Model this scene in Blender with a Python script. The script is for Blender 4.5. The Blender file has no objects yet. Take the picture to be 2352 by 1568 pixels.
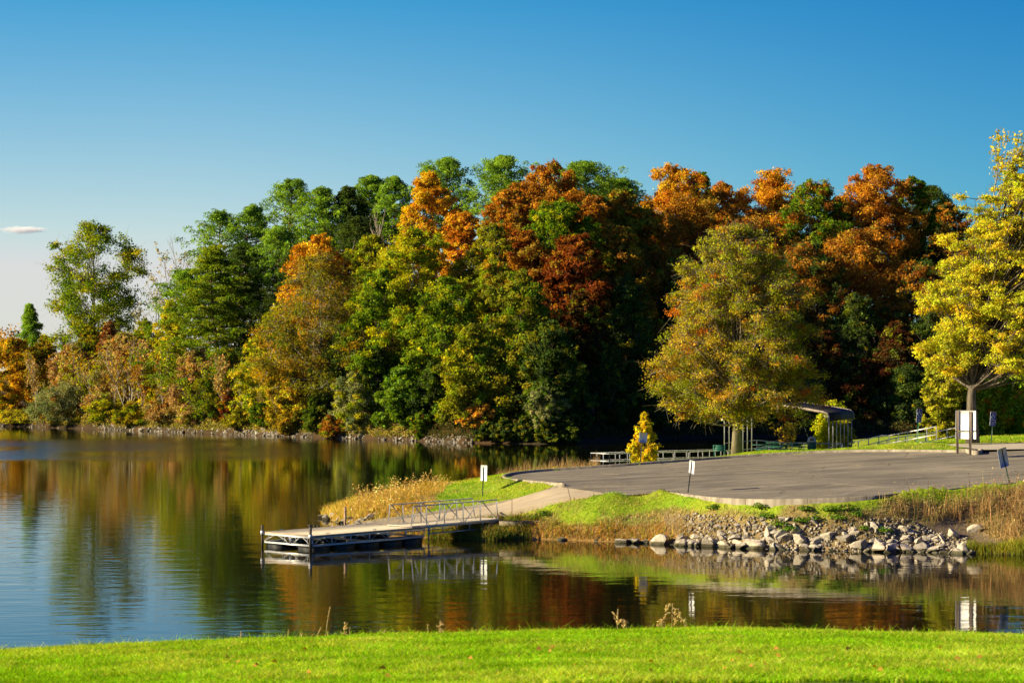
import bpy, math, random
import numpy as np
from mathutils import Vector, Matrix
R_ = math.radians
C = bpy.context.scene.collection
SC = bpy.context.scene
F = 80/36*2352          # focal length in pixels of a 2352 px wide frame
HC, HY = 9.0, 850.0     # camera height above the lake, horizon row
rng0 = np.random.default_rng(7)

def P(px, py, z):
    """picture point whose height above the lake is known -> world"""
    Y = (HC-z)*F/(py-HY)
    return ((px-1176)/F*Y, Y, z)
def PY(px, py, Y):
    return ((px-1176)/F*Y, Y, HC-(py-HY)/F*Y)
LA, LB, LC = 0.048, 0.0345, 2.37-0.048*9.5-0.0345*123.9
def lotz(x, y): return LA*x+LB*y+LC
def PL(px, py):
    """picture point lying on the sloping plane of the car park"""
    a = (px-1176)/F
    Y = (HC-LC)/((py-HY)/F+LA*a+LB)
    return (a*Y, Y, lotz(a*Y, Y))

# ------------------------------------------------------------------ materials
def mat(name, build):
    m = bpy.data.materials.new(name); m.use_nodes = True
    nt = m.node_tree; nt.nodes.clear()
    out = nt.nodes.new('ShaderNodeOutputMaterial')
    build(nt, out)
    return m
def N(nt, t, **kw):
    n = nt.nodes.new(t)
    for k, v in kw.items():
        if k in n.inputs: n.inputs[k].default_value = v
        else: setattr(n, k, v)
    return n
def L(nt, a, b): nt.links.new(a, b)
def ramp(nt, fac, stops):
    r = nt.nodes.new('ShaderNodeValToRGB')
    el = r.color_ramp.elements
    while len(el) > 1: el.remove(el[-1])
    for i, (p, c) in enumerate(stops):
        e = el[0] if i == 0 else el.new(p)
        e.position = p; e.color = (*c, 1)
    L(nt, fac, r.inputs['Fac']); return r.outputs['Color']
def pmat(name, c1, c2, scale=3.0, rough=.7, metal=0.0, bump=0.0, stretch=(1,1,1), detail=6, spec=.4, contrast=(.35,.65)):
    def b(nt, out):
        tc = N(nt, 'ShaderNodeTexCoord')
        mp = N(nt, 'ShaderNodeMapping'); mp.inputs['Scale'].default_value = stretch
        L(nt, tc.outputs['Object'], mp.inputs['Vector'])
        no = N(nt, 'ShaderNodeTexNoise', Scale=scale, Detail=detail, Roughness=.62)
        L(nt, mp.outputs['Vector'], no.inputs['Vector'])
        col = ramp(nt, no.outputs['Fac'], [(contrast[0], c1), (contrast[1], c2)])
        p = N(nt, 'ShaderNodeBsdfPrincipled', Roughness=rough, Metallic=metal)
        p.inputs['Specular IOR Level'].default_value = spec
        L(nt, col, p.inputs['Base Color'])
        if bump:
            bp = N(nt, 'ShaderNodeBump', Strength=bump, Distance=.05)
            L(nt, no.outputs['Fac'], bp.inputs['Height']); L(nt, bp.outputs['Normal'], p.inputs['Normal'])
        L(nt, p.outputs['BSDF'], out.inputs['Surface'])
    return mat(name, b)
def leafmat(name, transl=.35, tint=1.25):
    def b(nt, out):
        at = N(nt, 'ShaderNodeAttribute', attribute_name='col')
        tc = N(nt, 'ShaderNodeTexCoord')
        no = N(nt, 'ShaderNodeTexNoise', Scale=.9, Detail=3)
        L(nt, tc.outputs['Object'], no.inputs['Vector'])
        v = ramp(nt, no.outputs['Fac'], [(.3, (.92,.92,.92)), (.7, (1.42,1.42,1.42))])
        mx = N(nt, 'ShaderNodeMix', data_type='RGBA', blend_type='MULTIPLY'); mx.inputs[0].default_value = 1
        L(nt, at.outputs['Color'], mx.inputs[6]); L(nt, v, mx.inputs[7])
        d = N(nt, 'ShaderNodeBsdfDiffuse', Roughness=.6)
        L(nt, mx.outputs[2], d.inputs['Color'])
        t = N(nt, 'ShaderNodeBsdfTranslucent')
        hs = N(nt, 'ShaderNodeHueSaturation', Saturation=1.15, Value=tint)
        L(nt, mx.outputs[2], hs.inputs['Color']); L(nt, hs.outputs['Color'], t.inputs['Color'])
        ms = N(nt, 'ShaderNodeMixShader', Fac=transl)
        L(nt, d.outputs['BSDF'], ms.inputs[1]); L(nt, t.outputs['BSDF'], ms.inputs[2])
        L(nt, ms.outputs['Shader'], out.inputs['Surface'])
    return mat(name, b)

M_leaf = leafmat('leaf')
M_needle = leafmat('needle', .36)
M_grass = leafmat('grass_blade', .4, 1.3)
M_dry = leafmat('dry_stalk', .3)
M_bark = pmat('bark', (.045,.035,.025), (.15,.12,.085), 6, .9, bump=.6, stretch=(1,1,.25))
M_bark2 = pmat('pale_bark', (.13,.105,.075), (.30,.26,.20), 7, .9, bump=.6, stretch=(1,1,.2))
M_pine = pmat('pine_bark', (.07,.04,.025), (.2,.11,.065), 5, .9, bump=.6, stretch=(1,1,.35))
M_twig = pmat('bare_twig', (.17,.14,.10), (.36,.31,.24), 4, .85)
def rockmat(nt, out):
    tc = N(nt, 'ShaderNodeTexCoord'); oi = N(nt, 'ShaderNodeObjectInfo')
    no = N(nt, 'ShaderNodeTexNoise', Scale=2.4, Detail=9, Roughness=.68); L(nt, tc.outputs['Object'], no.inputs['Vector'])
    a = ramp(nt, no.outputs['Fac'], [(.3,(.17,.145,.11)),(.5,(.41,.365,.295)),(.7,(.62,.565,.47))])
    b = ramp(nt, oi.outputs['Random'], [(0,(.55,.53,.50)),(.35,(.85,.83,.8)),(.7,(1.0,.96,.9)),(1,(1.15,1.08,.95))])
    ge = N(nt, 'ShaderNodeNewGeometry'); sep = N(nt, 'ShaderNodeSeparateXYZ'); L(nt, ge.outputs['Position'], sep.inputs[0])
    ad = N(nt, 'ShaderNodeMath', operation='MULTIPLY_ADD'); L(nt, no.outputs['Fac'], ad.inputs[0]); ad.inputs[1].default_value = -.16; L(nt, sep.outputs['Z'], ad.inputs[2])
    wet = ramp(nt, ad.outputs[0], [(0,(.20,.21,.15)),(.05,(.32,.31,.24)),(.10,(1,1,1))])
    prev = a
    for q in (b, wet):
        m = N(nt, 'ShaderNodeMix', data_type='RGBA', blend_type='MULTIPLY'); m.inputs[0].default_value = 1; L(nt, prev, m.inputs[6]); L(nt, q, m.inputs[7]); prev = m.outputs[2]
    p = N(nt, 'ShaderNodeBsdfPrincipled', Roughness=.85); p.inputs['Specular IOR Level'].default_value = .25; L(nt, prev, p.inputs['Base Color'])
    bp = N(nt, 'ShaderNodeBump', Strength=.5, Distance=.08); L(nt, no.outputs['Fac'], bp.inputs['Height']); L(nt, bp.outputs['Normal'], p.inputs['Normal'])
    L(nt, p.outputs['BSDF'], out.inputs['Surface'])
M_rock = mat('limestone', rockmat)
M_rubble = pmat('rubble', (.10,.085,.06), (.38,.32,.24), 1.1, .9, bump=.4)
M_alu = pmat('galvanised_metal', (.44,.44,.44), (.62,.62,.61), 5, .45, .35)
M_steel = pmat('weathered_steel', (.26,.27,.28), (.42,.42,.42), 4, .5, .4)
M_deck = pmat('weathered_deck_board', (.50,.41,.30), (.76,.66,.51), 3, .8, bump=.15, stretch=(1,8,1))
M_float = pmat('float_tub', (.012,.013,.015), (.035,.035,.035), 3, .5)
M_pipe = pmat('rusty_pipe', (.03,.028,.026), (.10,.08,.06), 5, .6, .3)
def concmat(nt, out):
    tc = N(nt, 'ShaderNodeTexCoord')
    def noise(sc, st, det=6):
        mp = N(nt, 'ShaderNodeMapping'); mp.inputs['Scale'].default_value = st; L(nt, tc.outputs['Object'], mp.inputs['Vector'])
        n = N(nt, 'ShaderNodeTexNoise', Scale=sc, Detail=det, Roughness=.65); L(nt, mp.outputs['Vector'], n.inputs['Vector']); return n.outputs['Fac']
    a = ramp(nt, noise(1.2,(1,1,1)), [(.3,(.21,.175,.125)),(.7,(.38,.33,.25))])
    b = ramp(nt, noise(3,(1,1,.12)), [(.36,(.62,.6,.56)),(.55,(1,1,1)),(.75,(1.12,1.1,1.06))])
    sep = N(nt, 'ShaderNodeSeparateXYZ'); L(nt, tc.outputs['Object'], sep.inputs[0])
    jm = N(nt, 'ShaderNodeMath', operation='PINGPONG'); L(nt, sep.outputs['X'], jm.inputs[0]); jm.inputs[1].default_value = 1.5
    jl = ramp(nt, jm.outputs[0], [(0,(.3,.28,.25)),(.012,(.35,.33,.3)),(.022,(1,1,1))])
    prev = a
    for q in (b, jl):
        m = N(nt, 'ShaderNodeMix', data_type='RGBA', blend_type='MULTIPLY'); m.inputs[0].default_value = 1; L(nt, prev, m.inputs[6]); L(nt, q, m.inputs[7]); prev = m.outputs[2]
    p = N(nt, 'ShaderNodeBsdfPrincipled', Roughness=.9); p.inputs['Specular IOR Level'].default_value = .2; L(nt, prev, p.inputs['Base Color'])
    bp = N(nt, 'ShaderNodeBump', Strength=.25, Distance=.03); L(nt, noise(9,(1,1,1)), bp.inputs['Height']); L(nt, bp.outputs['Normal'], p.inputs['Normal'])
    L(nt, p.outputs['BSDF'], out.inputs['Surface'])
M_conc = mat('kerb_concrete', concmat)
M_white = pmat('white_sign', (.72,.72,.71), (.82,.82,.80), 3, .5)
M_signback = pmat('bare_sign_back', (.5,.51,.53), (.6,.61,.63), 3, .5, .3)
M_green = pmat('dark_green_post', (.008,.035,.022), (.018,.06,.038), 6, .5)
M_lgreen = pmat('green_post', (.03,.16,.07), (.05,.22,.10), 6, .5)
M_tgreen = pmat('table_green', (.006,.075,.05), (.014,.11,.075), 5, .45)
M_blue = pmat('sign_blue', (.006,.012,.16), (.01,.02,.22), 3, .4)
M_stopblue = pmat('wheel_stop_blue', (.01,.06,.17), (.025,.10,.25), 8, .6)
M_timber = pmat('treated_timber', (.24,.17,.11), (.42,.32,.22), 4, .8, bump=.3, stretch=(1,1,.15))
M_beige = pmat('beige_plastic', (.5,.45,.38), (.6,.55,.47), 4, .5)
M_dark = pmat('hole_shade', (.01,.01,.01), (.02,.02,.02), 3, .8)
M_paint = pmat('worn_yellow_paint', (.22,.19,.12), (.50,.40,.16), 9, .8, contrast=(.42,.56))
M_litter = leafmat('fallen_leaf', .2)
def roof_mat():
    def b(nt, out):
        p = N(nt, 'ShaderNodeBsdfPrincipled', Roughness=.75); p.inputs['Specular IOR Level'].default_value = .15
        tc = N(nt, 'ShaderNodeTexCoord'); no = N(nt, 'ShaderNodeTexNoise', Scale=2.2, Detail=4)
        L(nt, tc.outputs['Object'], no.inputs['Vector'])
        L(nt, ramp(nt, no.outputs['Fac'], [(.3,(.022,.022,.022)), (.7,(.05,.048,.045))]), p.inputs['Base Color'])
        L(nt, p.outputs['BSDF'], out.inputs['Surface'])
    return mat('brown_metal_roof', b)
M_roof = roof_mat()

# ------------------------------------------------------------------ mesh helpers
def mesh(name, V, faces, m=None, col=None, smooth=False):
    V = np.asarray(V, np.float32).reshape(-1, 3)
    if not isinstance(faces, (list, tuple)): faces = [faces]
    faces = [np.atleast_2d(np.asarray(f, np.int32)) for f in faces if len(f)]
    me = bpy.data.meshes.new(name)
    nl = sum(f.size for f in faces); nf = sum(len(f) for f in faces)
    me.vertices.add(len(V)); me.vertices.foreach_set('co', V.ravel())
    me.loops.add(nl); me.loops.foreach_set('vertex_index', np.concatenate([f.ravel() for f in faces]))
    me.polygons.add(nf)
    tot = np.concatenate([np.full(len(f), f.shape[1], np.int32) for f in faces])
    st = np.concatenate([[0], np.cumsum(tot)[:-1]]).astype(np.int32)
    me.polygons.foreach_set('loop_start', st)
    me.polygons.foreach_set('loop_total', tot)
    if smooth: me.polygons.foreach_set('use_smooth', np.ones(nf, bool))
    if col is not None:
        a = me.attributes.new('col', 'FLOAT_COLOR', 'POINT')
        c = np.ones((len(V), 4), np.float32); c[:, :3] = col
        a.data.foreach_set('color', c.ravel())
    me.update(calc_edges=True)
    if m: me.materials.append(m)
    return me
def link(name, me, parent=None, loc=None, rotz=0.0):
    o = bpy.data.objects.new(name, me); C.objects.link(o)
    if parent: o.parent = parent
    if loc is not None: o.location = loc
    if rotz: o.rotation_euler = (0, 0, rotz)
    return o
def tag(o, label=None, cat=None, group=None, kind=None):
    if label: o['label'] = label
    if cat: o['category'] = cat
    if group: o['group'] = group
    if kind: o['kind'] = kind
    return o
def thing(name, label, cat, loc=(0,0,0), rotz=0.0, group=None):
    o = bpy.data.objects.new(name, None); C.objects.link(o)
    o.location = loc; o.rotation_euler = (0,0,rotz); o.empty_display_size = .3
    return tag(o, label, cat, group)
def copy_tree(o, loc, rotz=0, scale=None, label=None, group=None):
    c = o.copy(); C.objects.link(c); c.location = loc; c.rotation_euler = (0,0,rotz)
    if scale is not None: c.scale = scale
    if label: c['label'] = label
    if group: c['group'] = group
    for ch in list(o.children):
        d = ch.copy(); C.objects.link(d); d.parent = c
        for g in list(ch.children):
            e = g.copy(); C.objects.link(e); e.parent = d
    return c
class B:
    """collects boxes, bars, tubes and sheets into one mesh"""
    def __init__(s): s.V = []; s.Q = []; s.T = []; s.n = 0
    def add(s, V, Q=None, T=None):
        V = np.asarray(V, float).reshape(-1,3)
        s.V.append(V)
        if Q is not None and len(Q): s.Q.append(np.asarray(Q)+s.n)
        if T is not None and len(T): s.T.append(np.asarray(T)+s.n)
        s.n += len(V); return s
    def box(s, c, d, rotz=0.0, bev=0.0, M=None):
        """chamfered box, centre c, full size d"""
        hx, hy, hz = d[0]/2, d[1]/2, d[2]/2
        b = min(bev if bev else min(d)*.12, min(d)*.45)
        V = []; 
        for sx in (-1,1):
            for sy in (-1,1):
                for sz in (-1,1):
                    V += [(sx*hx, sy*(hy-b), sz*(hz-b)), (sx*(hx-b), sy*hy, sz*(hz-b)), (sx*(hx-b), sy*(hy-b), sz*hz)]
        V = np.array(V)
        def i(sx,sy,sz,k): return ((sx*2+sy)*2+sz)*3+k
        Q = []; T = []
        for a in (0,1):
            q = [i(a,0,0,0), i(a,1,0,0), i(a,1,1,0), i(a,0,1,0)]; Q.append(q if a else q[::-1])
            q = [i(0,a,0,1), i(0,a,1,1), i(1,a,1,1), i(1,a,0,1)]; Q.append(q if a else q[::-1])
            q = [i(0,0,a,2), i(1,0,a,2), i(1,1,a,2), i(0,1,a,2)]; Q.append(q if a else q[::-1])
        for a in (0,1):
            for c2 in (0,1):
                q = [i(a,c2,0,0), i(a,c2,0,1), i(a,c2,1,1), i(a,c2,1,0)]; Q.append(q if (a^c2) == 0 else q[::-1])
                q = [i(a,0,c2,0), i(a,1,c2,0), i(a,1,c2,2), i(a,0,c2,2)]; Q.append(q if (a^c2) == 1 else q[::-1])
                q = [i(0,a,c2,1), i(0,a,c2,2), i(1,a,c2,2), i(1,a,c2,1)]; Q.append(q if (a^c2) == 1 else q[::-1])
        for sx in (0,1):
            for sy in (0,1):
                for sz in (0,1):
                    t = [i(sx,sy,sz,0), i(sx,sy,sz,1), i(sx,sy,sz,2)]
                    T.append(t if (sx+sy+sz) % 2 == 1 else t[::-1])
        if M is not None: V = V @ np.array(M).T
        elif rotz:
            cr, sr = math.cos(rotz), math.sin(rotz)
            V = V @ np.array([[cr,sr,0],[-sr,cr,0],[0,0,1]])
        return s.add(V+np.array(c, float), Q, T)
    def bar(s, p0, p1, w, h=None, up=(0,0,1)):
        """rectangular bar between two points"""
        p0 = np.array(p0, float); p1 = np.array(p1, float); h = h or w
        d = p1-p0; ln = np.linalg.norm(d); d /= ln
        u = np.array(up, float)
        if abs(d@u) > .95: u = np.array((1.0,0,0))
        x = np.cross(d, u); x /= np.linalg.norm(x); z = np.cross(x, d)
        M = np.stack([x, d, z], 1)
        return s.box((p0+p1)/2, (w, ln, h), M=M)
    def tube(s, pts, r, n=8, cap=True):
        pts = np.asarray(pts, float); k = len(pts)
        r = np.broadcast_to(np.asarray(r, float), (k,))
        d = np.gradient(pts, axis=0); d /= np.linalg.norm(d, axis=1)[:,None]+1e-9
        u = np.array((0,0,1.0)) if abs(d[0,2]) < .9 else np.array((1.0,0,0))
        x = np.cross(d, u); x /= np.linalg.norm(x, axis=1)[:,None]+1e-9; y = np.cross(d, x)
        a = np.linspace(0, 2*math.pi, n, endpoint=False)
        ring = pts[:,None]+r[:,None,None]*(np.cos(a)[None,:,None]*x[:,None]+np.sin(a)[None,:,None]*y[:,None])
        V = ring.reshape(-1,3); i = np.arange(k-1)[:,None]*n; j = np.arange(n)[None]; j2 = (j+1) % n
        Q = np.stack([i+j, i+j2, i+n+j2, i+n+j], -1).reshape(-1,4)
        T = []
        if cap:
            V = np.vstack([V, pts[0], pts[-1]]); c0 = k*n; e = (k-1)*n
            T = [(c0, (q+1)%n, q) for q in range(n)]+[(c0+1, e+q, e+(q+1)%n) for q in range(n)]
        return s.add(V, Q, T)
    def build(s, name, m, parent=None, loc=None, rotz=0.0, smooth=False):
        fs = []
        if s.Q: fs.append(np.concatenate(s.Q))
        if s.T: fs.append(np.concatenate(s.T))
        return link(name, mesh(name, np.concatenate(s.V), fs, m, smooth=smooth), parent, loc, rotz)

def unit(v): return v/(np.linalg.norm(v, axis=-1, keepdims=True)+1e-9)
def sticks(p0, p1, r0, r1):
    """three-sided tapered sticks, vectorised"""
    p0 = np.asarray(p0, float); p1 = np.asarray(p1, float); n = len(p0)
    d = unit(p1-p0)
    u = np.where(np.abs(d[:,2:3]) < .9, np.array([[0,0,1.0]]), np.array([[1.0,0,0]]))
    x = unit(np.cross(d, u)); y = np.cross(d, x)
    V = np.zeros((n,6,3))
    r0 = np.broadcast_to(r0, (n,)); r1 = np.broadcast_to(r1, (n,))
    for k in range(3):
        a = 2*math.pi*k/3
        o = math.cos(a)*x+math.sin(a)*y
        V[:,k] = p0+o*r0[:,None]; V[:,3+k] = p1+o*r1[:,None]
    b = np.arange(n)[:,None]*6
    Q = np.concatenate([b+np.array([[k,(k+1)%3,3+(k+1)%3,3+k]]) for k in range(3)])
    return V.reshape(-1,3), Q
def leaves(c, nrm, size, col, rng, aspect=.62, axis=None):
    """kite-shaped leaves (or small leaf sprays) at c facing nrm"""
    n = len(c); nrm = unit(nrm)
    a = unit(rng.normal(size=(n,3))) if axis is None else axis
    a = unit(a-nrm*np.sum(a*nrm, 1, keepdims=True)); b = np.cross(nrm, a)
    s = np.broadcast_to(size, (n,))[:,None]
    V = np.stack([c-a*s*.5, c+b*s*.5*aspect+a*s*.08+nrm*s*.1, c+a*s*.5, c-b*s*.5*aspect+a*s*.08+nrm*s*.1], 1)
    Q = np.arange(4*n).reshape(n,4)
    return V.reshape(-1,3), Q, np.repeat(col, 4, 0)
def jit(col, rng, amt=.28):
    n = len(col)
    k = np.exp(rng.normal(0, amt, (n,1)))
    h = np.exp(rng.normal(0, amt*.3, (n,3)))
    return np.clip(col*k*h, .003, .85)
def pick(pal, n, rng):
    pal = np.array(pal, float)
    return pal[rng.integers(0, len(pal), n)]

# palettes: the leaves' own colours, except one red brown with shade mixed in
GO = [(.62,.36,.025),(.66,.42,.03),(.55,.27,.02),(.60,.42,.04)]
OR = [(.47,.20,.02),(.52,.26,.025),(.38,.14,.015)]
OB = [(.34,.155,.02),(.41,.20,.024),(.26,.10,.015),(.34,.22,.03)]
RB = [(.21,.055,.014),(.28,.085,.014),(.16,.045,.015)]
YG = [(.33,.34,.014),(.44,.40,.018),(.20,.26,.014),(.26,.31,.016)]
GR = [(.13,.21,.014),(.18,.25,.018),(.085,.145,.012)]
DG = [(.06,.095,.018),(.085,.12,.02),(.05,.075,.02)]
OL = [(.22,.21,.018),(.28,.25,.02),(.15,.17,.018)]
OG = [(.30,.22,.02),(.40,.24,.02),(.20,.19,.02)]
PN = [(.20,.32,.04),(.26,.38,.045),(.12,.20,.03)]
PY_ = [(.19,.25,.022),(.26,.30,.025),(.12,.19,.02)]
YE = [(.56,.47,.03),(.50,.45,.03),(.40,.39,.03),(.57,.43,.03)]
GG = [(.27,.28,.10),(.32,.31,.11),(.18,.21,.07)]
RB_SHADE = [(.09,.03,.012),(.11,.045,.012),(.06,.04,.012)]  # red brown foliage darkened: shade of the cove put into the leaf colour
CO = [(.42,.27,.10),(.37,.22,.07),(.48,.36,.11),(.32,.29,.08)]
SHAPES = {'round': ([0,.12,.35,.6,.82,.94,1],[.45,.78,1,.97,.72,.42,.12]),
          'oval': ([0,.15,.4,.65,.85,1],[.5,.85,1,.86,.55,.12]),
          'cone': ([0,.08,.2,.5,.8,1],[.7,.95,1,.68,.34,.05]),
          'pyr': ([0,.06,.14,.25,.42,.55,.7,.85,.95,1],[.85,.95,1,1,.97,.9,.74,.52,.32,.1]),
          'vase': ([0,.2,.5,.75,.9,1],[.3,.55,.85,1,.8,.25]),
          'spread': ([0,.12,.35,.6,.8,.92,1],[.7,1,.97,.86,.62,.42,.2]),
          'dome': ([0,.1,.3,.6,.85,1],[.9,1,.97,.8,.5,.1])}

def trunk_to(rng, H, R, zc, clumps, r0, mat_, parent, twigs=None, zfrac=.8, lean=(0,0)):
    b = B()
    k = 7; t = np.linspace(0, 1, k)
    pts = np.zeros((k,3)); pts[:,2] = t*H*zfrac
    pts[:,0] = t**2.4*lean[0]+np.cumsum(rng.normal(0, .012*H, k))*(t > 0)*.4
    pts[:,1] = t**2.4*lean[1]+np.cumsum(rng.normal(0, .012*H, k))*(t > 0)*.4
    pts[0,:2] = 0; pts[0,2] = -.3
    rad = r0*(1-.86*t**.8); rad[0] *= 1.35
    b.tube(pts, rad, 8)
    for c in clumps:
        hz = min(max(c[2]*rng.uniform(.45,.8), zc*.75), H*zfrac*.95)
        f = hz/(H*zfrac)*(k-1); i = min(int(f), k-2); s = pts[i]*(1-(f-i))+pts[i+1]*(f-i)
        rr = r0*(1-.86*(hz/(H*zfrac))**.8)*rng.uniform(.3,.5)
        mid = s*.5+c*.5; mid[2] -= rng.uniform(-.04,.1)*R; mid[:2] += rng.normal(0,.05*R,2)
        b.tube([s, s*.45+mid*.5+c*.05, mid*.6+c*.4, c], [rr, rr*.7, rr*.45, rr*.15], 5, cap=False)
    if twigs is not None: b.add(*twigs)
    return b.build('trunk', mat_, parent, smooth=True)

def decid(name, label, cat, base, H, R, pal, n=9000, leaf=.5, nc=34, cb=.25, shape='round', seed=0, cs=.27,
          bark=None, tops=None, twig=0, dens=1.0, group=None, squash=.72, Ry=None, tmat=None, tr=None, lean=(0,0), gap=0.0, gaptop=0.0, patch=None, lm=None):
    rng = np.random.default_rng(seed+11)
    t_ = thing(name, label, cat, base, 0, group)
    xs, ys = SHAPES[shape]
    t = (np.arange(nc)+rng.uniform(0,1,nc))/nc
    w = np.interp(t, xs, ys); 
    ang = np.arange(nc)*2.399963+rng.uniform(-.5,.5,nc)
    u = np.sqrt(rng.uniform(.10,1.0,nc)); u[rng.uniform(size=nc) < .25] *= .5
    rc = cs*R*rng.uniform(.7,1.35,nc)*(.55+.45*w)
    rad = np.maximum(w*R-rc*.75, 0)*u
    ry = (Ry or R)/R
    cen = np.stack([np.cos(ang)*rad+lean[0]*(cb+(1-cb)*t), np.sin(ang)*rad*ry+lean[1]*(cb+(1-cb)*t), H*(cb+(1-cb)*t)*1.0], 1)
    cen[:,2] = np.minimum(cen[:,2], H-rc*squash*.8)
    # sub-sprays
    ns = 12
    sd = unit(rng.normal(size=(nc,ns,3)))
    sub = cen[:,None]+sd*rc[:,None,None]*rng.uniform(.35,1.22,(nc,ns,1))*np.array([1,1,squash])
    if gap: keep = rng.uniform(size=(nc,ns)) > (gap+gaptop*t**2)[:,None]
    else: keep = np.ones((nc,ns), bool)
    subf = sub[keep]; own = np.repeat(np.arange(nc), ns).reshape(nc,ns)[keep]
    wgt = (rc[own]**2)*rng.uniform(.5,1.5,len(own)); cnt = rng.multinomial(int(n*dens), wgt/wgt.sum())
    si = np.repeat(np.arange(len(own)), cnt); m = len(si)
    off = rng.normal(0, 1, (m,3))*(rc[own[si]]*.21)[:,None]*np.array([1,1,squash])
    c = subf[si]+off
    c[:,2] = np.maximum(c[:,2], .15)
    nr = unit(c-cen[own[si]])*.55+unit(rng.normal(size=(m,3)))*.75+np.array([0,0,.35])
    ccol = pick(pal, nc, rng); scol = ccol[own]
    alt = pick(pal, len(own), rng); q = rng.uniform(size=len(own)) < .4; scol[q] = alt[q]
    if tops is not None:
        f = subf[:,2]/H; q = rng.uniform(size=len(own)) < np.clip((f-tops[1])/max(tops[2]-tops[1],.01),0,1)
        scol[q] = pick(tops[0], int(q.sum()), rng)
    if patch is not None:
        q = rng.uniform(size=len(own)) < patch[1]; scol[q] = pick(patch[0], int(q.sum()), rng)
    col = jit(scol[si], rng)
    V, Q, K = leaves(c, nr, leaf*rng.uniform(.6,1.3,m), col, rng)
    link('crown', mesh('crown', V, Q, lm or M_leaf, K), t_)
    tw = None
    if twig:
        i = np.repeat(np.arange(len(subf)), twig)
        tip = subf[i]+rng.normal(0,1,(len(i),3))*(rc[own[i]]*.4)[:,None]
        mid = subf[i]*.8+cen[own[i]]*.2
        a = sticks(cen[own], subf, rc[own]*.022+.006, .012)
        b_ = sticks(mid, tip, .013, .006)
        tw = (np.concatenate([a[0], b_[0]]), np.concatenate([a[1], b_[1]+len(a[0])]))
    trunk_to(rng, H, R, H*cb, cen, tr or .022*H, tmat or bark or M_bark, t_, tw, .85 if shape != 'vase' else .7, lean)
    return t_

def pine(name, label, base, H, R, seed=0, pal=PN, n=9000, cb=.3, shape='oval', layered=False, leaf=.42, group=None, tr=None):
    rng = np.random.default_rng(seed+911)
    t_ = thing(name, label, 'tree', base, 0, group)
    xs, ys = SHAPES[shape]
    nb = int(16+H*1.5) if not layered else int(22+H*1.6)
    t = (np.arange(nb)+rng.uniform(0,1,nb))/nb
    w = np.interp(t, xs, ys)
    ang = np.arange(nb)*2.399963+rng.uniform(-.5,.5,nb)
    ln = R*w*rng.uniform(.62,1.08,nb)
    z0 = H*(cb+(1-cb)*t*.97)
    rise = (.05 if layered else .35)*ln+(1-t)*0
    tip = np.stack([np.cos(ang)*ln, np.sin(ang)*ln, np.minimum(z0+rise, H-.2)], 1)
    b = B(); k = 6; tt = np.linspace(0,1,k)
    tp = np.zeros((k,3)); tp[:,2] = tt*H*.98; tp[1:-1,:2] = rng.normal(0,.012*H,(k-2,2)); tp[0,2] = -.3
    r0 = tr or .017*H
    b.tube(tp, r0*(1-.9*tt), 7)
    st = np.stack([np.interp(z0, tp[:,2], tp[:,0]), np.interp(z0, tp[:,2], tp[:,1]), z0], 1)
    mid = st*.5+tip*.5; mid[:,2] -= .06*ln
    b.add(*sticks(st, mid, r0*.28, r0*.18)); b.add(*sticks(mid, tip, r0*.18, r0*.05))
    # tufts
    T, O = [], []
    for f, m in ((.35,1),(.55,2),(.75,3),(.95,3)):
        for _ in range(m):
            p = st+(tip-st)*(f+rng.uniform(-.09,.09,nb))[:,None]
            sp = (ln*.24)[:,None]
            p = p+rng.normal(0,1,(nb,3))*sp*np.array([1,1,.16 if layered else .42])
            T.append(p)
    T.append(np.stack([rng.normal(0,.1*R,8), rng.normal(0,.1*R,8), H-rng.uniform(.1,.12*H,8)],1))
    T = np.concatenate(T)
    rt = rng.uniform(.45,.95,len(T))*(.55+.055*R)*1.15
    cnt = rng.multinomial(n, rt**2/np.sum(rt**2)); si = np.repeat(np.arange(len(T)), cnt); m = len(si)
    d = unit(rng.normal(size=(m,3))+np.array([0,0,.5])); sq = np.array([1.25,1.25,.45]) if layered else np.array([1,1,.72])
    c = T[si]+d*(rt[si]*rng.uniform(.3,1,m)**.6)[:,None]*sq
    nr = unit(rng.normal(size=(m,3)))*.8+d*.5+np.array([0,0,.45])
    col = jit(pick(pal, len(T), rng)[si], rng, .25)
    V, Q, K = leaves(c, nr, leaf*rng.uniform(.7,1.4,m), col, rng, .36, axis=d+rng.normal(0,.35,(m,3)))
    link('crown', mesh('crown', V, Q, M_needle, K), t_)
    b.build('trunk', M_pine, t_, smooth=True)
    return t_

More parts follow.
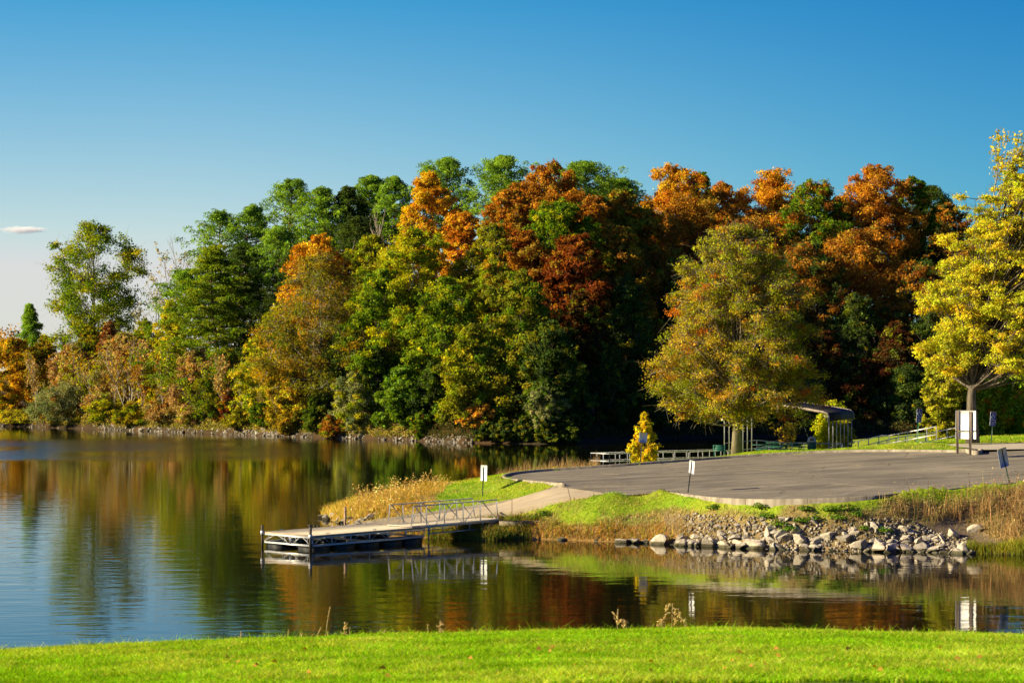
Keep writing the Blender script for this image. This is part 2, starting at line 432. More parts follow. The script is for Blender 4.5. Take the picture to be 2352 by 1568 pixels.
def skeleton(rng, base, dirs, lens, rads, levels, nch, spread=.7, up=.25, f0=.3, shrink=.62):
    """bare branching, level by level: returns p0,p1,r0,r1 and the last level's tips"""
    p0 = np.array(base, float); d = unit(np.array(dirs, float)); ln = np.array(lens, float); r = np.array(rads, float)
    A = []
    for lv in range(levels):
        # each branch in 2 bent pieces
        mid = p0+d*(ln*.5)[:,None]; d2 = unit(d+rng.normal(0,.16,d.shape)+np.array([0,0,up*.3])); p1 = mid+d2*(ln*.5)[:,None]
        A.append((p0, mid, r, r*.75)); A.append((mid, p1, r*.75, r*.45))
        if lv == levels-1: break
        k = nch[lv]; n = len(p0)
        f = f0+(1-f0)*(np.arange(k)[None]+rng.uniform(0,1,(n,k)))/k
        s = np.where(f[...,None] < .5, p0[:,None]+(mid-p0)[:,None]*(f[...,None]*2), mid[:,None]+(p1-mid)[:,None]*(f[...,None]*2-1))
        e = unit(rng.normal(size=(n,k,3)))
        nd = unit(d2[:,None]*(1-spread*.4)+e*spread+np.array([0,0,up]))
        nl = ln[:,None]*shrink*(1.15-f*.5)*rng.uniform(.7,1.2,(n,k))
        nr = r[:,None]*(.55-.25*f)
        p0 = s.reshape(-1,3); d = nd.reshape(-1,3); ln = nl.ravel(); r = nr.ravel()
    p0_, p1_, r0_, r1_ = [np.concatenate([a[i] for a in A]) for i in range(4)]
    return p0_, p1_, r0_, r1_, np.concatenate([mid, p1])
def bare(name, label, cat, base, H, seed=0, stems=1, spread=.62, up=.25, levels=4, nch=(9,5,4), r=None, mat_=None,
         pal=None, nl=0, leaf=.3, group=None, rmin=.012, tilt=.12, slen=1.0):
    rng = np.random.default_rng(seed+77)
    t_ = thing(name, label, cat, base, 0, group)
    b0 = np.zeros((stems,3)); b0[:,:2] = rng.normal(0,.12*(stems>1),(stems,2)); b0[:,2] = -.2
    dr = np.zeros((stems,3)); dr[:,2] = 1; dr[:,:2] = rng.normal(0,tilt if stems == 1 else max(tilt,.25),(stems,2))
    ln = H*.82*rng.uniform(.75,1.0,stems) if stems > 1 else np.array([H*.82])
    p0, p1, r0, r1, tips = skeleton(rng, b0, dr, ln, np.full(stems, r or .016*H), levels, nch, spread, up, .22, .42*slen)
    V, Q = sticks(p0, p1, np.maximum(r0,rmin), np.maximum(r1,rmin*.8))
    link('trunk', mesh('trunk', V, Q, mat_ or M_twig, smooth=True), t_)
    if nl:
        i = rng.integers(0, len(tips), nl)
        c = tips[i]+rng.normal(0,.22,(nl,3))
        V, Q, K = leaves(c, unit(rng.normal(size=(nl,3)))+np.array([0,0,.3]), leaf*rng.uniform(.6,1.3,nl), jit(pick(pal,nl,rng),rng), rng)
        link('crown', mesh('crown', V, Q, M_leaf, K), t_)
    return t_
def blades(p, h, w, lean, col, rng, bend=.35):
    """two-piece grass blades standing at p"""
    n = len(p); a = rng.uniform(0, 2*math.pi, n)
    dirn = np.stack([np.cos(a), np.sin(a), 0*a], 1); side = np.stack([-np.sin(a), np.cos(a), 0*a], 1)
    a2 = rng.uniform(0, 2*math.pi, n); ld = np.stack([np.cos(a2), np.sin(a2), 0*a2], 1)*np.broadcast_to(lean,(n,))[:,None]
    h = np.broadcast_to(h,(n,))[:,None]; w = np.broadcast_to(w,(n,))[:,None]
    up = np.array([[0,0,1.0]])
    m = p+h*.55*(up+ld*.5); t = p+h*(up*(1-.12*np.linalg.norm(ld,axis=1,keepdims=True))+ld*(1+bend))
    V = np.stack([p-side*w*.5, p+side*w*.5, m-side*w*.4, m+side*w*.4, t-side*w*.08, t+side*w*.08], 1).reshape(-1,3)
    b = np.arange(n)[:,None]*6
    Q = np.concatenate([b+np.array([[0,1,3,2]]), b+np.array([[2,3,5,4]])])
    return V, Q, np.repeat(col, 6, 0), t
# ------------------------------------------------------------------ camera, sun, sky
cam = bpy.data.cameras.new('camera'); co = bpy.data.objects.new('camera', cam); C.objects.link(co)
co.location = (0,0,HC); co.rotation_euler = (R_(90),0,0)
cam.lens = 80; cam.sensor_width = 36; cam.shift_y = (HY-784)/2352
cam.clip_start = .5; cam.clip_end = 40000
cam.dof.use_dof = True; cam.dof.focus_distance = 150; cam.dof.aperture_fstop = 4.0
SC.camera = co
SUN_AZ, SUN_EL = R_(-101), R_(22)     # azimuth from +Y, clockwise
S = Vector((math.sin(SUN_AZ)*math.cos(SUN_EL), math.cos(SUN_AZ)*math.cos(SUN_EL), math.sin(SUN_EL)))
sl = bpy.data.lights.new('sun', 'SUN'); sl.energy = 5.0; sl.angle = R_(.5); sl.color = (1.0,.85,.56)
so = bpy.data.objects.new('sun', sl); C.objects.link(so); so.rotation_euler = S.to_track_quat('Z','Y').to_euler()
w = bpy.data.worlds.new('World'); SC.world = w; w.use_nodes = True
nt = w.node_tree; nt.nodes.clear()
sk = N(nt, 'ShaderNodeTexSky', sky_type='NISHITA', sun_disc=False)
sk.sun_elevation = SUN_EL; sk.sun_rotation = SUN_AZ; sk.altitude = 200; sk.air_density = 1.0; sk.dust_density = 0; sk.ozone_density = 6.0
EXPO = 1.3
tcw = N(nt, 'ShaderNodeTexCoord'); dw = N(nt, 'ShaderNodeVectorMath', operation='DOT_PRODUCT'); L(nt, tcw.outputs['Generated'], dw.inputs[0]); dw.inputs[1].default_value = (-.996,.087,0)
gw = N(nt, 'ShaderNodeMapRange', interpolation_type='SMOOTHSTEP'); L(nt, dw.outputs['Value'], gw.inputs['Value'])
for k_, q_ in (('From Min',-.25),('From Max',.25),('To Min',.54),('To Max',1.13)): gw.inputs[k_].default_value = q_
# develop the sky: deeper blue overhead and away from the sun, as the picture was exposed
sp_ = N(nt, 'ShaderNodeSeparateColor'); L(nt, sk.outputs['Color'], sp_.inputs[0]); cc_ = N(nt, 'ShaderNodeCombineColor')
def chan(src, sub, mul, add=None, k=0):
    m1 = N(nt, 'ShaderNodeMath', operation='SUBTRACT'); L(nt, sp_.outputs[src], m1.inputs[0]); m1.inputs[1].default_value = sub
    m2 = N(nt, 'ShaderNodeMath', operation='MULTIPLY'); L(nt, m1.outputs[0], m2.inputs[0]); m2.inputs[1].default_value = mul
    m3 = N(nt, 'ShaderNodeMath', operation='MULTIPLY_ADD'); L(nt, sp_.outputs[0], m3.inputs[0]); m3.inputs[1].default_value = k; L(nt, m2.outputs[0], m3.inputs[2])
    m4 = N(nt, 'ShaderNodeMath', operation='MAXIMUM'); L(nt, m3.outputs[0], m4.inputs[0]); m4.inputs[1].default_value = .05
    m5 = N(nt, 'ShaderNodeMath', operation='MULTIPLY'); L(nt, m4.outputs[0], m5.inputs[0]); m5.inputs[1].default_value = .1/2**EXPO/.05
    return m5.outputs[0]
g_ = chan(1,1.30,2.1); mn_ = N(nt, 'ShaderNodeMath', operation='MINIMUM'); L(nt, chan(0,1.21,2.64), mn_.inputs[0]); L(nt, g_, mn_.inputs[1])
def gain(src, sock, p):
    m6 = N(nt, 'ShaderNodeMath', operation='POWER'); L(nt, gw.outputs[0], m6.inputs[0]); m6.inputs[1].default_value = p
    m7 = N(nt, 'ShaderNodeMath', operation='MULTIPLY'); L(nt, src, m7.inputs[0]); L(nt, m6.outputs[0], m7.inputs[1])
    m8 = N(nt, 'ShaderNodeMath', operation='MINIMUM'); L(nt, m7.outputs[0], m8.inputs[0]); m8.inputs[1].default_value = (5.75,5.85,6.3)[sock]; L(nt, m8.outputs[0], cc_.inputs[sock])
gain(mn_.outputs[0],0,2.7); gain(g_,1,1.0); gain(chan(2,-.44,1.133,k=.22),2,.45)

bg = N(nt, 'ShaderNodeBackground', Strength=.05); wo = N(nt, 'ShaderNodeOutputWorld')
L(nt, cc_.outputs[0], bg.inputs['Color']); L(nt, bg.outputs['Background'], wo.inputs['Surface'])
SC.view_settings.view_transform = 'Standard'; SC.view_settings.look = 'None'
SC.view_settings.exposure = EXPO; SC.view_settings.gamma = 1
cy = SC.cycles
cy.max_bounces = 6; cy.diffuse_bounces = 2; cy.glossy_bounces = 3; cy.transmission_bounces = 3; cy.transparent_max_bounces = 4; cy.volume_bounces = 6
cy.caustics_reflective = False; cy.caustics_refractive = False
cy.sample_clamp_indirect = 6

# ------------------------------------------------------------------ land
SHX = np.array([-500,-200,-120,-82.7,-55,-35,-15,-5.2,4.4,8.5,12.5,19,31,60,120,300.])
SHY = np.array([ 760, 480, 410,367.5,338,313.6,293,281.7,278,280,289,298,306,306,300,290.])
HLX = np.array([-500,-120,-83,-50,-35,-15,0,20,60,300.])
HLH = np.array([   3,   4,  6, 9,  11, 14,16,16,14,12.])
def ys(x): return np.interp(x, SHX, SHY)
def sstep(t): t = np.clip(t,0,1); return t*t*(3-2*t)
def vnoise(x, y, s, seed=0):
    """cheap smooth value noise"""
    r = np.random.default_rng(seed).uniform(-1,1,(64,64))
    x = np.asarray(x)/s; y = np.asarray(y)/s
    i = np.floor(x).astype(int); j = np.floor(y).astype(int); u = sstep(x-i); v = sstep(y-j)
    g = lambda a,b: r[a%64, b%64]
    return (g(i,j)*(1-u)+g(i+1,j)*u)*(1-v)+(g(i,j+1)*(1-u)+g(i+1,j+1)*u)*v
def hill(x, y):
    d = (np.asarray(y)-ys(x))*.78
    up = 1.5*sstep((d+.2)/1.9)+np.interp(x,HLX,HLH)*sstep(d/62)+.015*np.maximum(d,0)
    return np.where(d < 0, np.maximum(d*.35,-1.5), up+.25*vnoise(x,y,6,3)*sstep(d/4))

# outline of the car park (on its plane); dz lifts to the kerb top where the picture was read
def PLz(px, py, dz):
    a = (px-1176)/F; Y = (HC-LC-dz)/((py-HY)/F+LA*a+LB); return np.array((a*Y, Y))
near_kerb = [PLz(*p,.15) for p in ((1517,1124.6),(1560,1130),(1618,1137.5),(1665,1141.5),(1708,1143.5),(1765,1144.6),(1825,1144),(1895,1142),(1952,1139.5),(2011,1135.5),(2089,1127),(2167,1120.6),(2254,1113),(2352,1104))]
near_kerb += [near_kerb[-1]+(near_kerb[-1]-near_kerb[-3])*k for k in (1,2.5,4)]
far_kerb = [PLz(*p,.15) for p in ((2203,1033),(2120,1032),(2040,1031.8),(1960,1032.2),(1900,1034),(1830,1037),(1760,1041),(1690,1045.5),(1600,1052),(1520,1058),(1424,1065),(1343,1070.5),(1255,1076),(1197,1081.5),(1173,1085),(1160,1090),(1161,1094),(1175,1098),(1197,1100.5),(1241,1103.7),(1270,1106.5))]
def smooth(path, it=2):
    p = np.array(path, float)
    for _ in range(it):
        q = np.empty((2*len(p)-2,2)); q[0::2] = p[:-1]*.75+p[1:]*.25; q[1::2] = p[:-1]*.25+p[1:]*.75
        p = np.vstack([p[:1], q, p[-1:]])
    return p
near_kerb = smooth(near_kerb); far_kerb = smooth(far_kerb)
RL_Y, RR_Y = 131.4, 124.0            # left and right edge of the boat ramp
corner = np.array((3.05, 130.6)); rtop = np.array((6.1, 123.75))
def ramp_z(x): return np.interp(x, [-16,-9.8,-5,-.7,1.6,3.2,6.2], [-1.5,0,.62,1.25,1.72,2.02,2.33])
lot_poly = np.vstack([near_kerb, [[62,128],[62,141.0]], far_kerb, [corner, rtop]])
def inside(poly, x, y):
    x = np.asarray(x); y = np.asarray(y); c = np.zeros(x.shape, bool); j = len(poly)-1
    for i in range(len(poly)):
        xi, yi = poly[i]; xj, yj = poly[j]
        m = ((yi > y) != (yj > y)) & (x < (xj-xi)*(y-yi)/(yj-yi+1e-12)+xi); c ^= m; j = i
    return c
def pdist(path, x, y):
    d = np.full(np.shape(x), 1e9)
    for a, b in zip(path[:-1], path[1:]):
        v = b-a; t = np.clip(((x-a[0])*v[0]+(y-a[1])*v[1])/(v@v+1e-9),0,1)
        d = np.minimum(d, np.hypot(x-a[0]-t*v[0], y-a[1]-t*v[1]))
    return d
# control heights of the peninsula
W_FRONT = [(-8.6,123.9),(-4.4,122.3),(-.6,120.6),(.53,121.4),(3.2,120.4),(5.9,119.2),(9.2,117),(12,115.4),(15,114.2),(18.7,113),(22.4,112),(24.9,110.9),(29,110),(36,108),(50,105),(70,100)]
W_BACK = [(-9.6,132.6),(-10.6,136),(-11.9,140),(-11.4,144.5),(-8.5,148),(-4,150),(0,151.5),(4,153.5),(7.5,157.5),(9.5,163),(11,170),(13,180),(16,192),(20,210),(24,232),(28,250)]
cp = []
for x, y in W_FRONT: cp += [(x,y,0.0),(x-.3,y-2.2,-.9)]
cp += [(-14,122.5,-.9),(-12,124,-.7),(-14,130,-.9),(-20,125,-1.2)]
for x, y in W_BACK: cp += [(x,y,0.0)]
cp += [(-13.5,136,-.9),(-14,142,-.9),(-10,152,-.9),(0,156,-.9),(7,162,-.9),(9,172,-.9),(10,190,-.9),(14,215,-.9)]
for k in range(0, len(near_kerb), 4):
    x, y = near_kerb[k]
    i = min(k+1, len(near_kerb)-1); j = max(k-1,0); t = near_kerb[i]-near_kerb[j]; t /= np.hypot(*t); n = np.array((t[1],-t[0]))
    px_ = 1176+F*x/y; drop = np.interp(px_, [1517,1600,1700,1900,2000,2090,2200], [.0,.2,.50,.44,.28,.10,.06])
    cp.append((x+n[0]*.35, y+n[1]*.35, lotz(x,y)+.1-drop))
for k in range(0, len(far_kerb), 5):
    x, y = far_kerb[k]; i = min(k+1,len(far_kerb)-1); j = max(k-1,0); t = far_kerb[i]-far_kerb[j]; t /= np.hypot(*t)
    cp.append((x+t[1]*.4, y-t[0]*.4, lotz(x,y)+.03))
for x in (-8.5,-6,-3,0): cp.append((x, RL_Y+.5, ramp_z(x)+.15))
cp += [(2.3,RL_Y+.45,2.2),(1.2,RL_Y+.5,1.86),(1.9,133.0,2.3),(1.0,134.4,2.3),(.3,135.6,2.36)]
cp += [(-1.7,135.4,1.56),(-.9,143.6,2.35),(-4.5,140,1.85),(-8,138.5,1.05),(-9,135.5,.6),(-6,146,.8),(-2,148.5,.9),(2,149.5,1.4),(-3,134,1.35),(-.6,134,1.75)]
for x, dz in ((-8,-.25),(-6,-.3),(-3,-.4),(-.7,-.42),(1.5,-.28),(4,-.12),(6,-.03)): cp.append((x, RR_Y-.35, ramp_z(x)+dz))
cp += [(-.3,122.4,.55),(2,122.6,1.05),(4.5,121.6,1.3),(8.3,121.4,1.75),(7.5,123.8,2.15)]
cp += [(14.6,150.2,3.38),(18,151.5,3.5),(21.4,153,3.62),(15.5,157.5,3.15),(21,160,3.33),(15.4,167,2.6),(22.3,164.5,3.25),(25.5,172,3.0),(19,175,2.0),(27,137.5,4.42),(24,146.5,4.0),(27,147.6,4.22),(30,141,4.25),(29,150,4.2),(33.5,149,4.3),(36,156,4.65),(30.6,152.5,4.45),(24,158,3.3),(27,170,3.0),(35,168,4.2),(45,160,5.3),(60,175,5.2),(40,190,3.2),(27,195,1.8),(32,215,1.5),(60,215,4),(75,240,4),(40,240,2),
       (30,118.5,2.75),(36,118.5,2.6),(30,113.5,1.1),(45,117,2.9),(60,120,4),(75,130,5),(60,145,5.4),(75,180,5.2),(22.5,116,1.5),(27,116.2,1.9)]
cp = np.array(cp, float)
def tps(r2): return r2*np.log(r2+1e-9)*.5
_n = len(cp); _d = ((cp[:,None,:2]-cp[None,:,:2])**2).sum(-1)
_A = np.zeros((_n+3,_n+3)); _A[:_n,:_n] = tps(_d)+np.eye(_n)*.06; _A[:_n,_n] = 1; _A[:_n,_n+1:] = cp[:,:2]; _A[_n:,:_n] = _A[:_n,_n:].T
_w = np.linalg.solve(_A, np.concatenate([cp[:,2],[0,0,0]]))
def pen_raw(x, y):
    x = np.asarray(x, float); y = np.asarray(y, float); sh = x.shape; x = x.ravel(); y = y.ravel(); o = np.empty(len(x))
    for i in range(0, len(x), 20000):
        a = x[i:i+20000]; b = y[i:i+20000]
        o[i:i+20000] = tps((a[:,None]-cp[None,:,0])**2+(b[:,None]-cp[None,:,1])**2)@_w[:_n]+_w[_n]+_w[_n+1]*a+_w[_n+2]*b
    return o.reshape(sh)
pad_poly = np.array([PLz(2262,1038.5,.0), (42,140.6), (42,149.6), (27.6,149.6), P(2213,1023.5,4.2)[:2]])
def pad_z(x, y): return 4.16+.02*(x-30)+.01*(y-149)
def ramp_in(x, y):
    e = corner[0]+(rtop[0]-corner[0])*(RL_Y-y)/(RL_Y-RR_Y)
    return (y < RL_Y+.02) & (y > RR_Y-.02) & (x < e+.3) & (x > -15)
def pen(x, y):
    h = np.clip(pen_raw(x, y), -1.4, 12)
    a = np.minimum(vnoise(x,y,1.3,5)*.05+vnoise(x,y,.5,6)*.03, .08)
    h = h+a
    m = inside(lot_poly, x, y); h = np.where(m, np.minimum(h, lotz(x,y)-.25), h)
    m = inside(pad_poly, x, y); h = np.where(m, np.minimum(h, pad_z(x,y)-.12), h)
    m = ramp_in(x, y); h = np.where(m, np.minimum(h, ramp_z(x)-.3), h)
    return h
def ground(x, y):
    return np.maximum(np.where((np.asarray(y) < 262), pen(x,y), -2), hill(x,y))

def grid(xs, ys_):
    X, Y = np.meshgrid(xs, ys_, indexing='ij'); a, b = X.shape
    i = np.arange(a*b).reshape(a,b)
    Q = np.stack([i[:-1,:-1], i[1:,:-1], i[1:,1:], i[:-1,1:]], -1).reshape(-1,4)
    return X, Y, Q
def soilmat(name, bump=.5):
    def b(nt, out):
        at = N(nt, 'ShaderNodeAttribute', attribute_name='col')
        tc = N(nt, 'ShaderNodeTexCoord'); no = N(nt, 'ShaderNodeTexNoise', Scale=5, Detail=8, Roughness=.7)
        L(nt, tc.outputs['Object'], no.inputs['Vector'])
        v = ramp(nt, no.outputs['Fac'], [(.3,(.55,.55,.55)),(.5,(.95,.95,.95)),(.7,(1.45,1.4,1.3))])
        mx = N(nt, 'ShaderNodeMix', data_type='RGBA', blend_type='MULTIPLY'); mx.inputs[0].default_value = 1
        L(nt, at.outputs['Color'], mx.inputs[6]); L(nt, v, mx.inputs[7])
        p = N(nt, 'ShaderNodeBsdfPrincipled', Roughness=.95); p.inputs['Specular IOR Level'].default_value = .1
        L(nt, mx.outputs[2], p.inputs['Base Color'])
        bp = N(nt, 'ShaderNodeBump', Strength=bump, Distance=.12); L(nt, no.outputs['Fac'], bp.inputs['Height']); L(nt, bp.outputs['Normal'], p.inputs['Normal'])
        L(nt, p.outputs['BSDF'], out.inputs['Surface'])
    return mat(name, b)
M_soil = soilmat('soil_and_turf'); M_hill = soilmat('leaf_litter_soil')

CG = np.array((.15,.26,.012)); CG2 = np.array((.27,.31,.02)); CS = np.array((.36,.26,.10)); CD = np.array((.16,.12,.08)); CO2 = np.array((.24,.12,.025))
def zone(x, y):
    """share of green turf, straw, rust weeds, bare soil at a point of the peninsula"""
    x = np.asarray(x); y = np.asarray(y)
    h = pen_raw(x, y); n = vnoise(x,y,1.6,9); n2 = vnoise(x,y,.7,10)
    dn = pdist(near_kerb, x, y)
    front = (y < np.interp(x, [-20,6,8.3,12,20,60],[RR_Y,RR_Y,126,119.5,118.5,125]))
    g = np.ones(x.shape); s = np.zeros(x.shape); r = np.zeros(x.shape); d = np.zeros(x.shape)
    # front bank left part: green on top, straw then rust towards the water
    f = front & (x < 18.6)
    k = np.maximum(sstep((np.interp(x,[5,9.5],[1.2,2.05])+.4*n+.3*n2-h)/.45), .25*(n2 > .2))
    s = np.where(f, k*np.interp(x,[6,9],[.6,.93]), s); r = np.where(f & (x < 9.5), sstep((.95+.2*n-h)/.4), r); d = np.where(f & (x > 8), sstep((1.4+.35*n-h)/.4), d)
    # right part: tall brown weeds below a green strip
    f2 = front & (x >= 18.6)
    lim = sstep((h-np.interp(x,[18.6,23,25.5],[1.25,1.0,.1])+.2*n)/.35)
    s = np.where(f2, sstep((dn-.5+.45*n)/.7)*lim, s); d = np.where(f2, np.maximum(d,1-lim), d)
    # tall grass at the tip and along the back of the spit
    tip = (~front) & (x < -5.0+.5*n+.13*(y-131)) & (y > RL_Y)
    back = (y > 143.4+.5*n2) & (x > -8) & (x < 5.6) & (y < 146.5+.8*n)
    s = np.where(tip|back, 1.0, s)
    s = np.maximum(s, .30*sstep((n+n2*.6)/.8)*(~front))
    g = np.clip(1-s-r-d, 0, 1)
    return g, np.clip(s,0,1), np.clip(r,0,1), np.clip(d,0,1)
X, Y, Q = grid(np.concatenate([np.arange(-15,37,.22),np.arange(37,75.1,1)]), np.concatenate([np.arange(98,108,1),np.arange(108,152,.22),np.arange(152,262.1,1)]))
Zp = pen(X,Y)
g, s, r, d = [a.ravel()[:,None] for a in zone(X,Y)]
tt = g+s+r+d+1e-6
nz = (vnoise(X,Y,2.2,21)*.5+.5).ravel()[:,None]
col = (g*(CG*(1-nz)+CG2*nz)+s*CS*.7+r*CO2+d*CD)/tt
keep = (Zp.ravel() > -1.3)
kq = keep[Q].any(1)
tag(link('ground', mesh('ground', np.stack([X,Y,Zp],-1), Q[kq], M_soil, col, True)), kind='structure')
X, Y, Q = grid(np.concatenate([np.arange(-420,-100,8), np.arange(-100,100,1.6), np.arange(100,260,8)]), np.arange(228,640,2.0))
Zh = hill(X,Y)-.04
kq = (Zh.ravel()[Q] > -1.4).any(1)
lit = pick([(.055,.035,.018),(.075,.045,.02),(.05,.04,.02)], X.size, rng0)
tag(link('hill', mesh('hill', np.stack([X,Y,Zh],-1), Q[kq], M_hill, lit, True)), kind='structure')

# near lawn: the crest line of the picture sets the height of each column
lx = np.arange(-30,30.01,.25); ly = np.arange(10,70.1,.25)
crest = lambda px: np.interp(px, [-800,0,300,600,900,1200,1700,2000,2352,3200], [1530,1500,1485,1474,1464,1456,1449,1456,1467,1500])
def lawn_core(y): return -.066*y-.0065*np.maximum(y-34,0)**2
_yy = np.linspace(25,50,120)
def lawn_off(x):
    z0 = 7.1
    for _ in range(30):
        py = HY+F*(HC-(z0+lawn_core(_yy)))/_yy; k = np.argmin(py); e = py[k]-crest(1176+F*x/_yy[k]); z0 += e*_yy[k]/F
    return z0
_off = np.array([lawn_off(x) for x in lx])
def lawn_z(x, y): return np.interp(x, lx, _off)+lawn_core(y)+.02*vnoise(x,y,1.1,31)
X, Y, Q = grid(lx, ly)
Zl = np.maximum(lawn_z(X,Y), -.8)
nz = (vnoise(X,Y,1.7,22)*.5+.5).ravel()[:,None]
tag(link('lawn', mesh('lawn', np.stack([X,Y,Zl],-1), Q, M_soil, (np.array((.09,.16,.010))*(1-nz)+np.array((.16,.22,.014))*nz), True)), kind='structure')

# ------------------------------------------------------------------ water
def wb(nt, out):
    tc = N(nt, 'ShaderNodeTexCoord')
    def noise(sx, sy, det, rough=.5):
        mp = N(nt, 'ShaderNodeMapping'); mp.inputs['Scale'].default_value = (sx,sy,1); L(nt, tc.outputs['Object'], mp.inputs['Vector'])
        n = N(nt, 'ShaderNodeTexNoise', Scale=1, Detail=det, Roughness=rough); L(nt, mp.outputs['Vector'], n.inputs['Vector']); return n.outputs['Fac']
    a = noise(.35,.75,1.5); b_ = noise(1.1,2.4,2); c = noise(.05,.022,2)
    def math_(op, x, y):
        n = N(nt, 'ShaderNodeMath', operation=op)
        for i, v in enumerate((x,y)):
            if isinstance(v,(int,float)): n.inputs[i].default_value = v
            else: L(nt, v, n.inputs[i])
        return n.outputs[0]
    sep = N(nt, 'ShaderNodeSeparateXYZ'); L(nt, tc.outputs['Object'], sep.inputs[0])
    # a breeze-ruffled streak far out on the open water
    def mr(v, a0, a1, b0, b1):
        n = N(nt, 'ShaderNodeMapRange', interpolation_type='SMOOTHSTEP'); L(nt, v, n.inputs['Value'])
        for k, q in (('From Min',a0),('From Max',a1),('To Min',b0),('To Max',b1)): n.inputs[k].default_value = q
        return n.outputs[0]
    st = math_('MULTIPLY', math_('MULTIPLY', mr(sep.outputs['Y'],218,236,0,1), mr(sep.outputs['Y'],275,325,1,0)), mr(sep.outputs['X'],-34,-8,1,0))
    st = math_('MULTIPLY', st, mr(c,.35,.6,.35,1))
    open_ = mr(sep.outputs['X'],-30,6,1,.5)
    near = mr(sep.outputs['Y'],95,170,1,.55)
    amp = math_('ADD', math_('MULTIPLY', math_('MULTIPLY', mr(c,.3,.7,.55,1), open_), near), math_('MULTIPLY', st, 3.2))
    h = math_('ADD', math_('MULTIPLY', a, 1.0), math_('MULTIPLY', b_, .33))
    h = math_('MULTIPLY', h, amp)
    bp = N(nt, 'ShaderNodeBump', Strength=1.0, Distance=.022); L(nt, h, bp.inputs['Height'])
    p = N(nt, 'ShaderNodeBsdfPrincipled', Roughness=.03, IOR=1.33)
    p.inputs['Base Color'].default_value = (.005,.005,.002,1)
    L(nt, bp.outputs['Normal'], p.inputs['Normal'])
    L(nt, mr(st,0,1,.035,.2), p.inputs['Roughness'])
    L(nt, p.outputs['BSDF'], out.inputs['Surface'])
M_water = mat('lake_water', wb)
tag(link('water', mesh('water', [(-2500,20,0),(2500,20,0),(2500,4000,0),(-2500,4000,0)], [[0,1,2,3]], M_water)), kind='structure')

